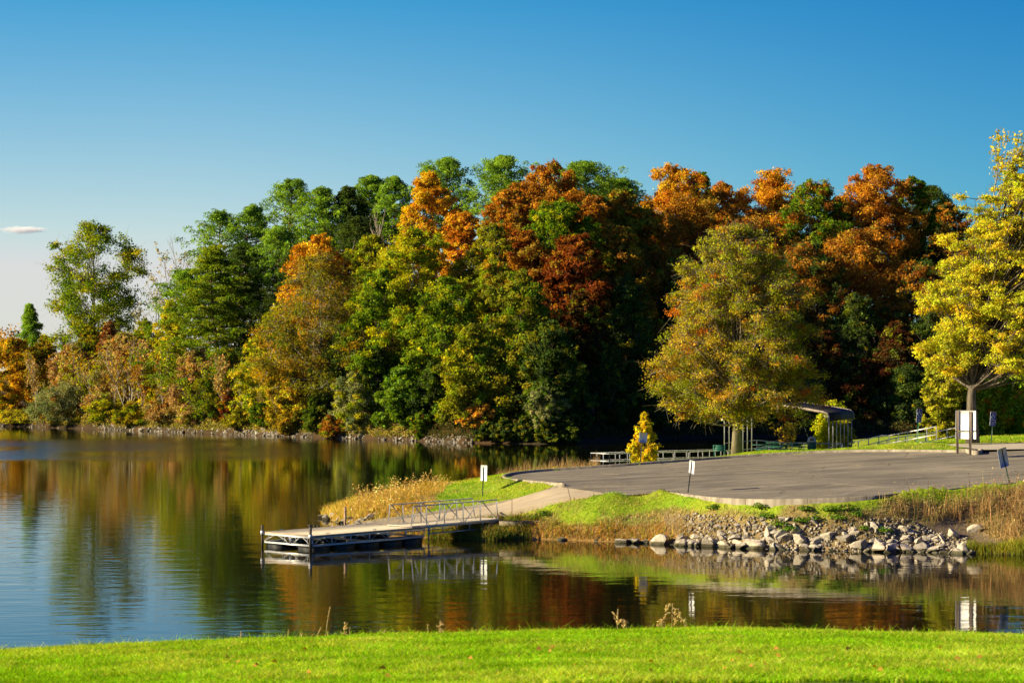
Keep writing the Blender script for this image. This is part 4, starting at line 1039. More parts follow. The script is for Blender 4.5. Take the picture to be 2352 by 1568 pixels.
def picnic(label, loc, rz, ln=2.5):
    t = thing('picnic_table', label, 'picnic table', loc, rz, 'green picnic tables by the shelter')
    b = B()
    for k in range(5): b.bar((-ln/2,-.30+.15*k,.75),(ln/2,-.30+.15*k,.75),.14,.045)
    b.build('table_top', M_tgreen, t)
    for s in (-1,1):
        b = B()
        for k in range(2): b.bar((-ln/2,s*(.62+.15*k),.45),(ln/2,s*(.62+.15*k),.45),.14,.045)
        b.build('bench', M_tgreen, t)
    for s in (-1,1):
        b = B(); x = s*ln*.33
        b.bar((x,-.55,-.15),(x,-.2,.72),.06); b.bar((x,.55,-.15),(x,.2,.72),.06); b.bar((x,-.78,.40),(x,.78,.40),.06); b.bar((x,-.34,.70),(x,.34,.70),.06); b.bar((x-s*.05,0,.69),(x-s*.75,0,.40),.04)
        b.build('leg_frame', M_tgreen, t)
picnic('long dark green picnic table nearest the tree under the shelter', (18.5,161.3,2.98), R_(4), 2.9)
picnic('dark green picnic table standing just behind the other one', (19.8,164.0,3.05), R_(4), 2.95)
bt = thing('park_bench', 'small dark green bench with a slatted back left of the tree trunk', 'bench', P(1652,1049.5,3.15), R_(-12))
b = B(); [b.bar((-.42,.0+.02*k,.48+.14*k),(.42,.0+.02*k,.48+.14*k),.03,.12) for k in range(3)]; b.build('backrest', M_tgreen, bt)
b = B(); [b.bar((-.42,.12+.13*k,.42),(.42,.12+.13*k,.42),.12,.035) for k in range(3)]; b.build('seat', M_tgreen, bt)
for s in (-.36,.36):
    b = B(); b.bar((s,.02,-.1),(s,.0,.8),.05); b.bar((s,.42,-.1),(s,.40,.41),.05); b.bar((s,.02,.39),(s,.42,.39),.045); b.build('leg', M_tgreen, bt)
tb = thing('litter_bin', 'dark green litter bin with a beige domed lid beside the picnic tables', 'litter bin', (21.05,159.8,3.36))
a_ = np.linspace(0,1,8); b = B(); b.tube([(0,0,-.05),(0,0,.02),(0,0,.3),(0,0,.6),(0,0,.62)],[.27,.30,.31,.31,.30],20); b.build('barrel', M_tgreen, tb)
b = B(); b.tube([(0,0,.61),(0,0,.66),(0,0,.70),(0,0,.82),(0,0,.92),(0,0,.98),(0,0,1.0)],[.34,.345,.29,.28,.22,.12,.03],20); lid = b.build('lid', M_beige, tb, smooth=True)
b = B(); b.box((-.02,-.27,.78),(.26,.06,.11)); b.build('opening_shade', M_dark, lid)  # solid slab, its near black colour paints the shade inside the lid

# ------------------------------------------------------------------ railings
def railing(parent, pts, H=1.07, posts=None, rails=(1.0,.5), pr=.03, m=None, below=0.0, sp=1.2):
    """posts and rails following a floor polyline (list of 3-D points)"""
    pts = np.array(pts, float); o_ = np.array(parent.location)
    d = np.concatenate([[0],np.cumsum(np.linalg.norm(np.diff(pts,axis=0),axis=1))])
    n = max(2,int(round(d[-1]/sp))+1)
    for s in np.linspace(0,d[-1],n):
        p = np.array([np.interp(s,d,pts[:,k]) for k in range(3)])-o_
        b = B(); b.bar(p-UP*below,p+UP*H,pr*1.9); b.build('post', m or M_alu, parent)
    for f in rails:
        b = B()
        for a, c in zip(pts[:-1],pts[1:]): b.bar(a-o_+UP*H*f,c-o_+UP*H*f,pr*1.9)
        b.build('rail', m or M_alu, parent)
# fishing pier
fp = thing('fishing_pier', 'low pier with pale metal guard rails behind the small yellow tree', 'pier', P(1402,1067,1.95))
def F3(px, Y, z=2.02): return ((px-1176)/F*Y, Y, z)
o_ = np.array(fp.location); b = B()
c1, c2 = np.array(F3(1400,161)), np.array(F3(1700,168)); d_ = unit(c2-c1); n_ = np.array((-d_[1],d_[0],0))
L_ = np.linalg.norm(c2-c1)
for k in range(int(L_/.3)): q = c1+d_*(.15+k*.3)-o_; b.bar(q-n_*.05-UP*.03,q+n_*2.3-UP*.03,.28,.05)
b.build('deck', M_deck, fp)
for k in range(6):
    q = c1+d_*(.3+(L_-.6)*k/5)-o_
    for s in (.1,2.1): B().tube([q+n_*s-UP*3.2,q+n_*s-UP*.06],.1,8).build('pile', M_timber, fp)
railing(fp, [c1,c1+d_*2.7], sp=.95); railing(fp, [c1+d_*3.0,c1+d_*7.2], sp=1.3); railing(fp,[c1+d_*7.35,c2], sp=1.35)
railing(fp, [c1+n_*2.2,c2+n_*2.2], sp=1.15); railing(fp, [c1,c1+n_*2.2], sp=.75)
def along(lst): return [PY(px,py,Y) for px,py,Y in lst]
r1 = thing('ramp_railing', 'pale two rail handrail climbing the wheelchair path to the car park', 'railing', PY(2150,1016,152))
H_ = 1.07
def floor(lst): return [np.array(PY(px,py,Y))-UP*H_ for px,py,Y in lst]
railing(r1, floor([(1948,1018,158),(2025,999.5,156),(2040,1000,155.6),(2150.6,979,152)]), sp=.85, below=.5)
r2 = thing('ramp_railing', 'farther handrail of the sloping path, half hidden behind the notice board', 'railing', PY(2170,1016,154))
railing(r2, floor([(1976,1025,161),(2046,1008,158.5),(2090,999.6,157),(2106,1000,156.5),(2200,981,154)]), sp=.95, below=.6)
r3 = thing('path_railing', 'thin white posted railing behind the picnic tables', 'railing', PY(1739,1041,158))
railing(r3, [np.array(PY(px,py,Y))-UP*.95 for px,py,Y in ((1739,1010.5,158),(1775,1013.5,159),(1808,1016.5,160),(1843,1018,161),(1880,1018,162),(1935,1018,163))], H=.95, sp=1.15, below=.8)
r4 = thing('path_railing', 'single handrail sloping down through the right posts of the shelter', 'railing', PY(1905,1028,160))
railing(r4, [np.array(PY(px,py,Y))-UP*.9 for px,py,Y in ((1893,1032.5,164),(1932,1018.5,161),(1933,1018.5,160.8))], H=.9, sp=1.2, rails=(1.0,), below=.6)
r5 = thing('path_railing', 'thin dark railing running low between the left posts of the shelter', 'railing', PY(1664,1040,158))
railing(r5, [np.array(PY(px,py,Y))-UP*1.0 for px,py,Y in ((1664,1017.5,158),(1700,1014,159.5),(1738,1010.6,161))], H=1.0, sp=2.4, m=M_steel, rails=(1.0,.42), pr=.022, below=.6)
# ------------------------------------------------------------------ rocks
M_shore = pmat('shore_stone', (.05,.045,.035), (.25,.215,.165), .55, .9, bump=.4)
def hit(px, py, y0=108.0):
    """first ground point seen in picture direction px, py"""
    Ys = np.arange(y0, 150, .05); x = (px-1176)/F*Ys; zr = HC-(py-HY)/F*Ys
    k = np.flatnonzero(np.maximum(pen(x,Ys),-.02) >= zr); k = k[0] if len(k) else len(Ys)-1
    return float(x[k]), float(Ys[k]), float(max(pen(x[k:k+1],Ys[k:k+1])[0],0))
def rock_mesh(seed):
    import bmesh
    rng = np.random.default_rng(seed); bm = bmesh.new(); bmesh.ops.create_icosphere(bm, subdivisions=3, radius=1)
    V = np.array([v.co for v in bm.verts])
    pl = unit(rng.normal(size=(13,3))); h = rng.uniform(.36,.72,13)
    for n, k in zip(pl, h):
        e = V@n-k; V = V-np.maximum(e,0)[:,None]*n*.985
    V += .028*np.stack([vnoise(V[:,0]*3+9*a,V[:,1]*3+V[:,2]*2.3,1,seed+a) for a in range(3)],1)
    V *= np.array((1,rng.uniform(.65,.95),rng.uniform(.5,.8)))
    V /= np.abs(V).max()
    for v, c in zip(bm.verts, V): v.co = c
    me = bpy.data.meshes.new('rock'); bm.to_mesh(me); bm.free(); me.materials.append(M_rock); return me
ROCKS = [rock_mesh(k) for k in range(14)]
def rock(p, s, rng, label, group, flat=False):
    o = bpy.data.objects.new('rock', ROCKS[rng.integers(0,14)]); C.objects.link(o)
    o.location = p; e = rng.uniform(-.5,.5,2)*(.4 if flat else 1); o.rotation_euler = (e[0],e[1],rng.uniform(0,6.28))
    o.scale = (s*rng.uniform(.85,1.25),s*rng.uniform(.8,1.1),s*rng.uniform(.75,1.1)); return tag(o,label,'rock',group)
rg = np.random.default_rng(5)
wfx = np.array(W_FRONT)[:,0]; wfy = np.array(W_FRONT)[:,1]
lab = 'pale grey angular boulder heaped with its like on the right hand bank'; grp = 'riprap boulders on the right bank'
n = 0
for k in range(190):
    x = rg.uniform(8.6,22.6) if k < 168 else rg.uniform(5.5,9.2); u = rg.uniform()**1.15; hmax = np.interp(x,[5.5,8.5,10,12,16,20,23],[.25,.5,.95,1.2,.95,.9,.6])
    y = np.interp(x,wfx,wfy)-.45+u*np.interp(x,[5,8,12,18,23],[.5,.9,1.3,2.0,2.4])
    s = np.clip(rg.lognormal(-1.22,.36),.16,.5)*(1.15 if u < .45 else .8)
    z = float(ground(x,y)); 
    if z > hmax+.45: continue
    rock((x,y,max(z,-.05)+s*.12), s, rg, lab, grp)
for px,py,s in ((2190,1232,.62),(2238,1222,.6),(2110,1246,.55),(1800,1195,.4),(1765,1225,.55),(1690,1240,.62),(1650,1212,.45),(1625,1249,.6),(1720,1206,.42),(1990,1205,.3),(2045,1245,.5)):
    x0, Y, z = hit(px,py)
    rock((x0,Y,z+s*.12), s*.62, rg, lab, grp)
for x,s in ((1.2,.2),(2.6,.3),(4.4,.2),(5.9,.2),(6.9,.2),(7.6,.26)):
    rock((x,np.interp(x,wfx,wfy)-.05,.03), s, rg, 'half drowned flat stone at the foot of the rust coloured weeds', 'flat stones along the waterline', True)
lab2 = 'weathered grey boulder at the tip of the grassy spit behind the dock'
for px,py,s in ((741,1188,.42),(752,1194,.42),(766,1187,.5),(757,1180,.36),(776,1196,.4),(790,1199,.55),(806,1201,.45),(822,1203,.4),(812,1193,.55),(830,1197,.4),(842,1193,.35),(856,1189,.4),(775,1184,.35),(768,1172,.42),(808,1150,.42),(820,1148,.36),(800,1155,.32),(863,1181,.38),(748,1184,.3),(786,1205,.25)):
    x0, Y, z = hit(px,py,125)
    rock((x0,Y,z+s*.12), s*.72, rg, lab2, 'boulders at the spit tip')
for px,py in ((723,1207),(731,1206.5)): rock(P(px,py,.02), .13, rg, 'small stone just breaking the water off the spit tip', 'stones in the water off the spit')
lab3 = 'small pale stone in the row edging the far wooded shore'
for k in range(84):
    px = rg.uniform(0,1) ; px = -20+1105*px; Y = np.interp(px,[-20,0,300,590,800,1080,1260],[372,367,340,313.6,298,281.7,278]); x = (px-1176)/F*Y
    y = float(ys(x))+rg.uniform(-.5,.9); s = np.clip(rg.lognormal(-1.45,.4),.13,.55)
    if px > 300: s *= 1.15
    rock((x,y,max(float(ground(x,y)),0)+s*.1), s, rg, lab3, 'stones along the far shore')
# small rubble between the boulders
n = 2300; x = rg.uniform(8.8,22.8,n); y = np.interp(x,wfx,wfy)+rg.uniform(-.5,2.3,n); z = ground(x,y); k = z < 1.5; x,y,z = x[k],y[k],z[k]; n = len(x)
cube = np.array([(-1,-1,-1),(1,-1,-1),(1,1,-1),(-1,1,-1),(-.7,-.6,1),(.6,-.7,1),(.7,.6,1),(-.6,.7,1)])*.5
sz = rg.uniform(.04,.2,n)[:,None,None]; a = rg.uniform(0,6.28,n); ca,sa = np.cos(a),np.sin(a)
V = (cube[None]+rg.uniform(-.22,.22,(n,8,3)))*sz*np.array((1,.8,.7)); V = np.stack([V[...,0]*ca[:,None]-V[...,1]*sa[:,None],V[...,0]*sa[:,None]+V[...,1]*ca[:,None],V[...,2]],-1)+np.stack([x,y,z+.03],1)[:,None]
Q = np.array([(3,2,1,0),(4,5,6,7),(0,1,5,4),(1,2,6,5),(2,3,7,6),(3,0,4,7)])[None]+np.arange(n)[:,None,None]*8
tag(link('rubble', mesh('rubble', V, Q.reshape(-1,4), M_rubble)), 'loose pale stone chips between the riprap boulders', 'rubble', kind='stuff')

n = 1900; px = rg.uniform(-40,1085,n); Y = np.interp(px,[-40,0,300,590,800,1080,1290],[374,367,340,313.6,298,281.7,279]); x = (px-1176)/F*Y; y = ys(x)+rg.uniform(-.5,1.0,n); z = np.maximum(hill(x,y),-.02)
q = vnoise(px,px*0,37,5)+.5*vnoise(px,px*0,11,6) > rg.uniform(-.75,.55,n); x,y,z = x[q],y[q],z[q]; n = len(x)
sz = rg.lognormal(-1.25,.42,n)[:,None,None].clip(.12,.6); a = rg.uniform(0,6.28,n); ca,sa = np.cos(a),np.sin(a)
V = (cube[None]+rg.uniform(-.22,.22,(n,8,3)))*sz*np.array((1,.8,.65)); V = np.stack([V[...,0]*ca[:,None]-V[...,1]*sa[:,None],V[...,0]*sa[:,None]+V[...,1]*ca[:,None],V[...,2]],-1)+np.stack([x,y,z+.06],1)[:,None]
Q = np.array([(3,2,1,0),(4,5,6,7),(0,1,5,4),(1,2,6,5),(2,3,7,6),(3,0,4,7)])[None]+np.arange(n)[:,None,None]*8
tag(link('shore_rubble', mesh('shore_rubble', V, Q.reshape(-1,4), M_rubble)), 'broken pale stone lining the far wooded shore', 'rubble', kind='stuff')
bpy.data.objects['shore_rubble'].data.materials[0] = M_shore
# ------------------------------------------------------------------ grass
def blade_obj(name, parts, m, kind='stuff', label=None, cat=None):
    V = np.concatenate([p[0] for p in parts]); k = 0; Qs = []
    for p in parts: Qs.append(p[1]+k); k += len(p[0])
    return tag(link(name, mesh(name, V, np.concatenate(Qs), m, np.concatenate([p[2] for p in parts]))), label, cat, kind=kind)
# near lawn
n = 560000; yy = 24.5+(1-rg.uniform(0,1,n)**.8)*17; xx = rg.uniform(-.245,.245,n)*yy; q = np.arange(n) > 450000; xx[q] *= 2.2
p = np.stack([xx,yy,lawn_z(xx,yy)-.01],1)
f = vnoise(xx,yy,.55,41)+.6*vnoise(xx,yy,.21,42)
ca = pick([(.22,.40,.010),(.28,.43,.013),(.16,.32,.010)],n,rg); cb_ = pick([(.42,.46,.05),(.50,.49,.09),(.38,.46,.03)],n,rg)
q = rg.uniform(size=n) < np.clip(.26+.26*f+.34*vnoise(xx,yy,2.3,43)+.2*vnoise(xx,yy,.9,44),0.03,.92); ca[q] = cb_[q]
h = rg.uniform(.04,.095,n)*(1+.3*f)*np.where((yy > 36)&(rg.uniform(size=n) < .03),rg.uniform(1.3,2.4,n),1)
blade_obj('lawn_grass', [blades(p,h,.010,rg.uniform(.2,1.0,n),jit(ca,rg,.36),rg)[:3]], M_grass, label='short bright green grass of the near lawn', cat='grass')
# grass and weeds of the spit
def scatter(n, x0,x1,y0,y1):
    x = rg.uniform(x0,x1,n); y = rg.uniform(y0,y1,n); return x, y
def onland(x, y):
    z = pen(x,y); m = (z > .03)&~inside(lot_poly,x,y)&~ramp_in(x,y)&~inside(pad_poly,x,y)&(pdist(near_kerb,x,y)>.28)
    m &= ~((y > RL_Y-.1)&(y < RL_Y+.3)&(x < 3.2))
    return x[m], y[m], z[m]
x, y = scatter(420000,-12,36,109,158); x,y,z = onland(x,y)
g,s,r,d = zone(x,y); u = rg.uniform(size=len(x)); t = g+s+r+d
kind = np.where(u < g/t, 0, np.where(u < (g+s)/t, 1, np.where(u < (g+s+r)/t, 2, 3)))
parts = []
m = kind == 0; p = np.stack([x,y,z-.01],1)[m]; n = len(p); f = vnoise(p[:,0],p[:,1],.9,51)+.7*vnoise(p[:,0],p[:,1],.35,52)
c = pick([(.19,.36,.010),(.24,.39,.013),(.14,.27,.010)],n,rg); q = rg.uniform(size=n) < np.clip(.34+.4*f,0,.95); c[q] = pick([(.46,.45,.06),(.54,.46,.11),(.40,.44,.04)],int(q.sum()),rg)
parts.append(blades(p,rg.uniform(.05,.13,n),.022,rg.uniform(.2,.9,n),jit(c,rg),rg)[:3])
m = (kind == 3); p = np.stack([x,y,z-.01],1)[m][::3]; n = len(p)
if n: parts.append(blades(p,rg.uniform(.05,.2,n),.02,.8,jit(pick([(.30,.22,.08),(.2,.2,.03),(.36,.28,.13)],n,rg),rg),rg)[:3])
blade_obj('turf', parts, M_grass, label='short mown grass on the spit and the banks', cat='grass')
# tall straw and rust weeds, several heights
parts = []; T = pick([(.55,.40,.14),(.62,.46,.19),(.44,.30,.10),(.50,.38,.10)],1,rg)
def weeds(p, hmin, hmax, pal, wd=.018, lean=.35, heads=False, hl=.09, amt=None):
    n = len(p); h = rg.uniform(hmin,hmax,n)*(1+.45*vnoise(p[:,0],p[:,1],.9,61)+.2*vnoise(p[:,0],p[:,1],.35,62))*(1 if amt is None else amt); c = jit(pick(pal,n,rg),rg)
    V,Q,K,tip = blades(p,h,wd,rg.uniform(.1,1,n)*lean,c,rg); out = [(V,Q,K)]
    if heads:
        ax = unit(rg.normal(size=(n,3))*.6+np.array((.5,0,-.25)))
        V,Q,K = leaves(tip+ax*hl*.3,unit(rg.normal(size=(n,3))),hl*rg.uniform(.7,1.4,n),jit(c*1.25,rg),rg,.34,axis=ax); out.append((V,Q,K))
    return out
STRAW = [(.60,.40,.11),(.70,.49,.17),(.52,.32,.08),(.60,.44,.09),(.42,.38,.05)]
BROWN = [(.30,.19,.08),(.38,.26,.11),(.24,.15,.06),(.44,.32,.13)]
RUST = [(.36,.16,.02),(.44,.24,.03),(.24,.12,.02),(.30,.28,.03),(.14,.18,.02)]
m = (kind == 1)
xs_,ys_,zs_ = x[m],y[m],z[m]
front = ys_ < np.interp(xs_,[-20,6,8.3,12,20,60],[RR_Y,RR_Y,126,119.5,118.5,125])
tall = (~front)&(xs_ < -4.0)|((~front)&(ys_>143)&(xs_<6.2))
p = np.stack([xs_,ys_,zs_-.02],1)
pa = p[tall]; parts += weeds(pa[::2],.07,.22,STRAW+[(.34,.38,.04),(.26,.34,.03)],.026,.9); e = np.clip((pa[:,0]+12)/2.5,.25,1)
parts += weeds(pa[pa[:,0]<-9.6][::1],.25,.6,STRAW+[(.30,.32,.03)],.025,.6)
q = pa[(pa[:,0]>=-9.6)&((pa[:,1]<143)|(pa[:,0]<-4))]; fe = np.clip((-4.0+.16*(q[:,1]-131)-q[:,0])/3.2,.2,1)*np.clip((q[:,1]-131.2)/1.2,.35,1); sel = rg.uniform(size=len(q)) < fe*.9; q = q[sel]; fe = fe[sel]; gn = vnoise(q[:,0],q[:,1],.8,93)+.5*vnoise(q[:,0],q[:,1],.3,94) > -.35; parts += weeds(q[gn],.25,.56,[(.50,.33,.07),(.56,.38,.09),(.44,.28,.06),(.38,.33,.05)],.026,.8,amt=fe[gn]*.82); parts += weeds(q[::11],.5,1.05,[(.58,.40,.13),(.50,.33,.10)],.02,.5,True,.14,np.maximum(fe[::11],.5)*.9)
q = pa[(pa[:,1]>143.4)&(pa[:,0]>-1)]; parts += weeds(q[::4],.4,.8,[(.36,.24,.10),(.46,.32,.14)],.016,.3)
pf = p[front&(xs_ < 19.5)]; parts += weeds(pf,.10,.34,[(.40,.28,.11),(.34,.24,.09),(.46,.33,.15),(.24,.24,.05)],.025,.8)
clump = vnoise(pf[:,0],pf[:,1],1.1,71) > .25; q = pf[clump][::3]; parts += weeds(q,.3,.75,[(.46,.33,.13),(.34,.24,.09)],.016,.45)
pr_ = p[front&(xs_ >= 19.5)]; hh = np.clip(pdist(near_kerb,pr_[:,0],pr_[:,1])/1.5,.25,1)
gapn = vnoise(pr_[:,0],pr_[:,1],.75,91)+.6*vnoise(pr_[:,0],pr_[:,1],.3,92)
for lo,hi,st,thr,pal in ((.12,.35,2,-9,[(.16,.17,.03),(.26,.19,.06),(.30,.24,.08)]),(.3,.65,2,-.25,BROWN+[(.50,.36,.14)]),(.55,.95,4,0,BROWN),(.9,1.35,22,0,BROWN)):
    q = pr_[::st]; k = (hh[::st] > lo*.75)&(gapn[::st] > thr); parts += weeds(q[k],lo,hi,pal,.022,.6,True,.07)
k = np.flatnonzero(hh > .3)[::34]; parts += weeds(pr_[k],.9,1.5,[(.26,.15,.06),(.36,.23,.09)],.034,.22,True,.13)
m = (~front)&~tall; parts += weeds(p[m][::2],.06,.16,[(.46,.38,.10),(.38,.34,.06)],.022,.8)
m = kind == 2; p = np.stack([x,y,z-.02],1)[m]; parts += weeds(p,.12,.42,RUST,.03,.6,True,.07)
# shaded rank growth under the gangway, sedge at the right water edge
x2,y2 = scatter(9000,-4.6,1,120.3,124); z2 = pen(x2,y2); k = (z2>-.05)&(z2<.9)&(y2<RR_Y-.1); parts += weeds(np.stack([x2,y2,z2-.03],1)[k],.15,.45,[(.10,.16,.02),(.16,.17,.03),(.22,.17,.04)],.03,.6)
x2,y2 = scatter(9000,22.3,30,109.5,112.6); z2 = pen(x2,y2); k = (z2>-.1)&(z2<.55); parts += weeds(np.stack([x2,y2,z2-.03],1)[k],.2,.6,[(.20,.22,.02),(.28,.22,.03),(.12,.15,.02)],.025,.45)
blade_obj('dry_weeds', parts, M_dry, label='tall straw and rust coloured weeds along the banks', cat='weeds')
# leafy green clumps on the riprap
CL = []
for px,py,rad in ((1762,1188,.55),(1790,1206,.6),(1815,1218,.6),(1840,1198,.5),(1870,1195,.45),(1905,1172,.5),(1940,1168,.6),(1925,1190,.6),(1965,1185,.5),(1745,1166,.5),(1850,1172,.45),(1985,1215,.35),(2030,1220,.5),(1250,1182,.5),(1230,1190,.5),(1640,1168,.5),(1180,1198,.6)):
    x0, Y, z0 = hit(px,py)
    CL.append((x0,Y,z0,rad))
for i, (x0,Y,z0,rad) in enumerate(CL):
    n = 420; dd = unit(rg.normal(size=(n,3))); dd[:,2] = np.abs(dd[:,2]); c = dd*rad*.85*rg.uniform(.3,1.15,(n,1))*np.array((1,1,.5))
    V,Q,K = leaves(c,dd+rg.normal(0,.5,(n,3))+np.array((0,0,.4)),rg.uniform(.06,.13,n),jit(pick([(.08,.19,.014),(.12,.23,.016),(.05,.12,.012),(.26,.24,.05)],n,rg),rg),rg)
    tag(link('weed_bush', mesh('weed_bush',V,Q,M_leaf,K),None,(x0,Y,z0)),'low bright green leafy weed clump on the bank above the water','weed','green weed clumps on the near bank')
# dry stalks on the lip of the near lawn
M_straw = pmat('dry_stem',(.40,.29,.12),(.58,.44,.20),9,.8)
def stalk(px, top, label, kindk, lean=0.0):
    a = (px-1176)/F; yy_ = np.linspace(30,50,200); py = HY+F*(HC-lawn_z(a*yy_,yy_))/yy_; Yc = yy_[np.argmin(py)]+.6; z0 = float(lawn_z(np.array([a*Yc]),np.array([Yc]))[0])
    H = (py.min()-top)/F*Yc+.05
    t = thing('dry_weed', label, 'weed', (a*Yc,Yc,z0-.03)); rr = np.random.default_rng(int(px))
    pts = np.stack([lean*H*np.linspace(0,1,6)**1.6,0*np.linspace(0,1,6),H*np.linspace(0,1,6)],1)
    b = B(); b.tube(pts,np.linspace(.006,.003,6),5)
    C_ = []
    if kindk == 'spike':
        for k in range(7):
            f = rr.uniform(.25,.8); s0 = pts[0]*(1-f)+pts[-1]*f; e = s0+np.array((rr.uniform(-.25,.25)*H,rr.uniform(-.1,.1),rr.uniform(.08,.25)*H)); b.tube([s0,(s0+e)/2+np.array((0,0,-.01)),e],.002,4)
            C_ += [s0*(1-q)+e*q for q in np.linspace(.3,1,9)]
        C_ += [pts[0]*(1-q)+pts[-1]*q for q in np.linspace(.5,1,14)]; sc = .030
    elif kindk == 'droop':
        for k in range(8):
            f = rr.uniform(.5,1); s0 = np.array([np.interp(f,np.linspace(0,1,6),pts[:,j]) for j in range(3)]); e = s0+np.array((rr.uniform(-.35,.2)*H,rr.uniform(-.1,.1),rr.uniform(-.1,.08)*H)); g_ = e+np.array((rr.uniform(-.06,.06),0,-rr.uniform(.08,.22)*H)); b.tube([s0,e,g_],.002,4)
            C_ += [e*(1-q)+g_*q for q in np.linspace(0,1,12)]; C_ += [s0*(1-q)+e*q for q in np.linspace(.4,1,5)]
        sc = .032
    else:
        C_ += [np.array([np.interp(q,np.linspace(0,1,6),pts[:,j]) for j in range(3)]) for q in np.linspace(.65,1.0,10)]; sc = .028
    b.build('stem', M_straw, t)
    C_ = np.array(C_)+rr.normal(0,.006,(len(C_),3)); C_ = np.repeat(C_,2,0)
    V,Q,K = leaves(C_,unit(rr.normal(size=C_.shape)),sc*rr.uniform(.7,1.3,len(C_)),jit(pick([(.66,.48,.20),(.74,.56,.26),(.50,.34,.13)],len(C_),rr),rr),rr,.55)
    link('seed_head', mesh('seed_head',V,Q,M_dry,K), t)
stalk(1418,1402,'upright branched brown weed stalk on the lawn edge, left of the pair','spike',.02); stalk(1443,1424,'short drooping seed stalk between the two big weeds on the lawn edge','droop',-.35)
stalk(1543,1386,'bushy drooping brown weed on the lawn edge below the white reflection','droop',.03); stalk(1578,1408,'thin leaning stalk just right of the bushy drooping weed','droop',-.4)
stalk(1522,1425,'low tuft of seed heads at the foot of the bushy drooping weed','droop',-.1)
stalk(748,1393,'tall thin nodding grass stalk on the lawn edge below the dock','plain',.12); stalk(725,1440,'curved pale stalk left of the tall nodding one','plain',.35); stalk(790,1430,'straw stalk with a ragged tip below the dock','spike',.05); stalk(803,1440,'short upright straw stem beside the ragged one','plain',.02)
stalk(660,1445,'leaning tan stalk far left of the dock stalks','plain',.12); stalk(690,1455,'tiny straw stub between the left stalks','plain',.2); stalk(551,1452,'small tan stub on the left part of the lawn edge','plain',.1); stalk(1010,1428,'slender twin tipped stalk on the middle of the lawn edge','spike',.04); stalk(985,1436,'short plain stalk beside the twin tipped one','plain',-.1)
stalk(878,1448,'short bent straw right of the dock stalks','plain',.3); stalk(2096,1444,'lone short stem on the right part of the lawn edge','plain',.02)
for k,(px,py) in enumerate([(rg.uniform(20,2340),rg.uniform(1495,1566)) for _ in range(28)]+list(((2158,1497),(1495,1530),(1262,1505),(1410,1478),(545,1530),(880,1545),(1700,1508),(700,1500),(1950,1540),(1080,1522),(1150,1560),(2250,1520)))):
    a = (px-1176)/F; yy_ = np.linspace(26,44,400); pj = HY+F*(HC-lawn_z(a*yy_,yy_))/yy_; Y = yy_[np.argmin(np.abs(pj-py))]
    me = mesh('fallen_leaf',[(-.045,0,0),(0,-.03,.02),(.05,0,.01),(0,.035,.03)],[[0,1,2,3]],M_litter,np.array([(.45,.22,.05)]*4))
    o = link('fallen_leaf',me,None,(a*Y,Y,float(lawn_z(np.array([a*Y]),np.array([Y]))[0])+.055),rg.uniform(0,6)); o.rotation_euler[0] = rg.uniform(.2,.9); tag(o,'small dry brown leaf fallen on the near lawn','leaf','fallen leaves on the lawn')
# ------------------------------------------------------------------ the wood
YSH = ([-80,0,300,590,800,1080,1260,1330,1400,1500,1700,2400],[374,367,340,313.6,298,281.7,278,280,289,298,306,306])
def at(px, top, d, base=None):
    """tree standing d metres behind the shore in picture column px, its top at row top"""
    Y = np.interp(px,*YSH)+d; a = (px-1176)/F
    x = a*Y; z = float(ground(x,Y)); zt = HC-(top-HY)/F*Y
    return (x,Y,z), max(zt-z,1.5), Y/F
def DT(name, label, px, top, hw, d, pal, **k):
    b, H, s = at(px,top,d); R = hw*s*1.58
    k.setdefault('n', 14000); k['n'] = int(k['n']*2.6); k['leaf'] = k.get('leaf',.42)*.84; k.setdefault('cb', .36); k.setdefault('patch',(OB+OL+YG,.16)); k.setdefault('twig',1); k.setdefault('gap',.13); k.setdefault('seed', int(px*3+top)); k.setdefault('nc', int(46+R*3.4+H*.7)); k.setdefault('cs',.21)
    k.setdefault('cat','tree'); k.setdefault('tr', .011*H)
    return decid(name, label, k.pop('cat'), b, H, R, pal, **k)
def PT(label, px, top, hw, d, **k):
    b, H, s = at(px,top,d); R = hw*s*1.5
    k.setdefault('n', 12500); k['n'] = int(k['n']*1.8); k.setdefault('leaf', .36); k.setdefault('seed', int(px+top))
    return pine('pine_tree', label, b, H, R, **k)
# pines along the skyline
PT('round topped pine left of the tall pine ridge, beside the bare branches', 505, 482, 62, 40, cb=.3)
PT('pine just right of the leftmost skyline pine', 580, 470, 48, 46, cb=.35)
PT('broad pine crown at the left end of the highest skyline', 672, 412, 62, 60, cb=.4)
PT('slightly lower pine touching the broad skyline pine on its right', 740, 430, 50, 56, cb=.42)
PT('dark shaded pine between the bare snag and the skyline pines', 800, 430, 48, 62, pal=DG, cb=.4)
PT('pine crown standing just behind the pale bare snag', 855, 403, 42, 70, cb=.5)
PT('thin topped pine left of the golden maple', 908, 404, 40, 66, cb=.45)
PT('tall pine peeping over the right shoulder of the golden maple', 1024, 366, 58, 74, cb=.5)
PT('broad pine at the highest point of the wood', 1160, 361, 66, 72, cb=.45, n=14000)
PT('flat topped dark pine right of the orange skyline oak', 1335, 375, 66, 78, cb=.55)
PT('low dark pine crown between the orange and golden skyline maples', 1425, 412, 44, 76, cb=.6)
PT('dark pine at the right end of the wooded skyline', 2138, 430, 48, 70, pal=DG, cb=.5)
PT('pine below the skyline pines in the left half of the wood', 640, 520, 62, 30, cb=.3)
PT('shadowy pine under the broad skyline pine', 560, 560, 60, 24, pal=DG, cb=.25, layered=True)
PT('yellow green pine with wide layered boughs above the left thicket', 490, 560, 98, 12, pal=PY_, cb=.12, layered=True, n=17000, shape='cone', leaf=.45)
PT('bright green pine shoulder left of the layered pine', 425, 620, 58, 22, cb=.3)
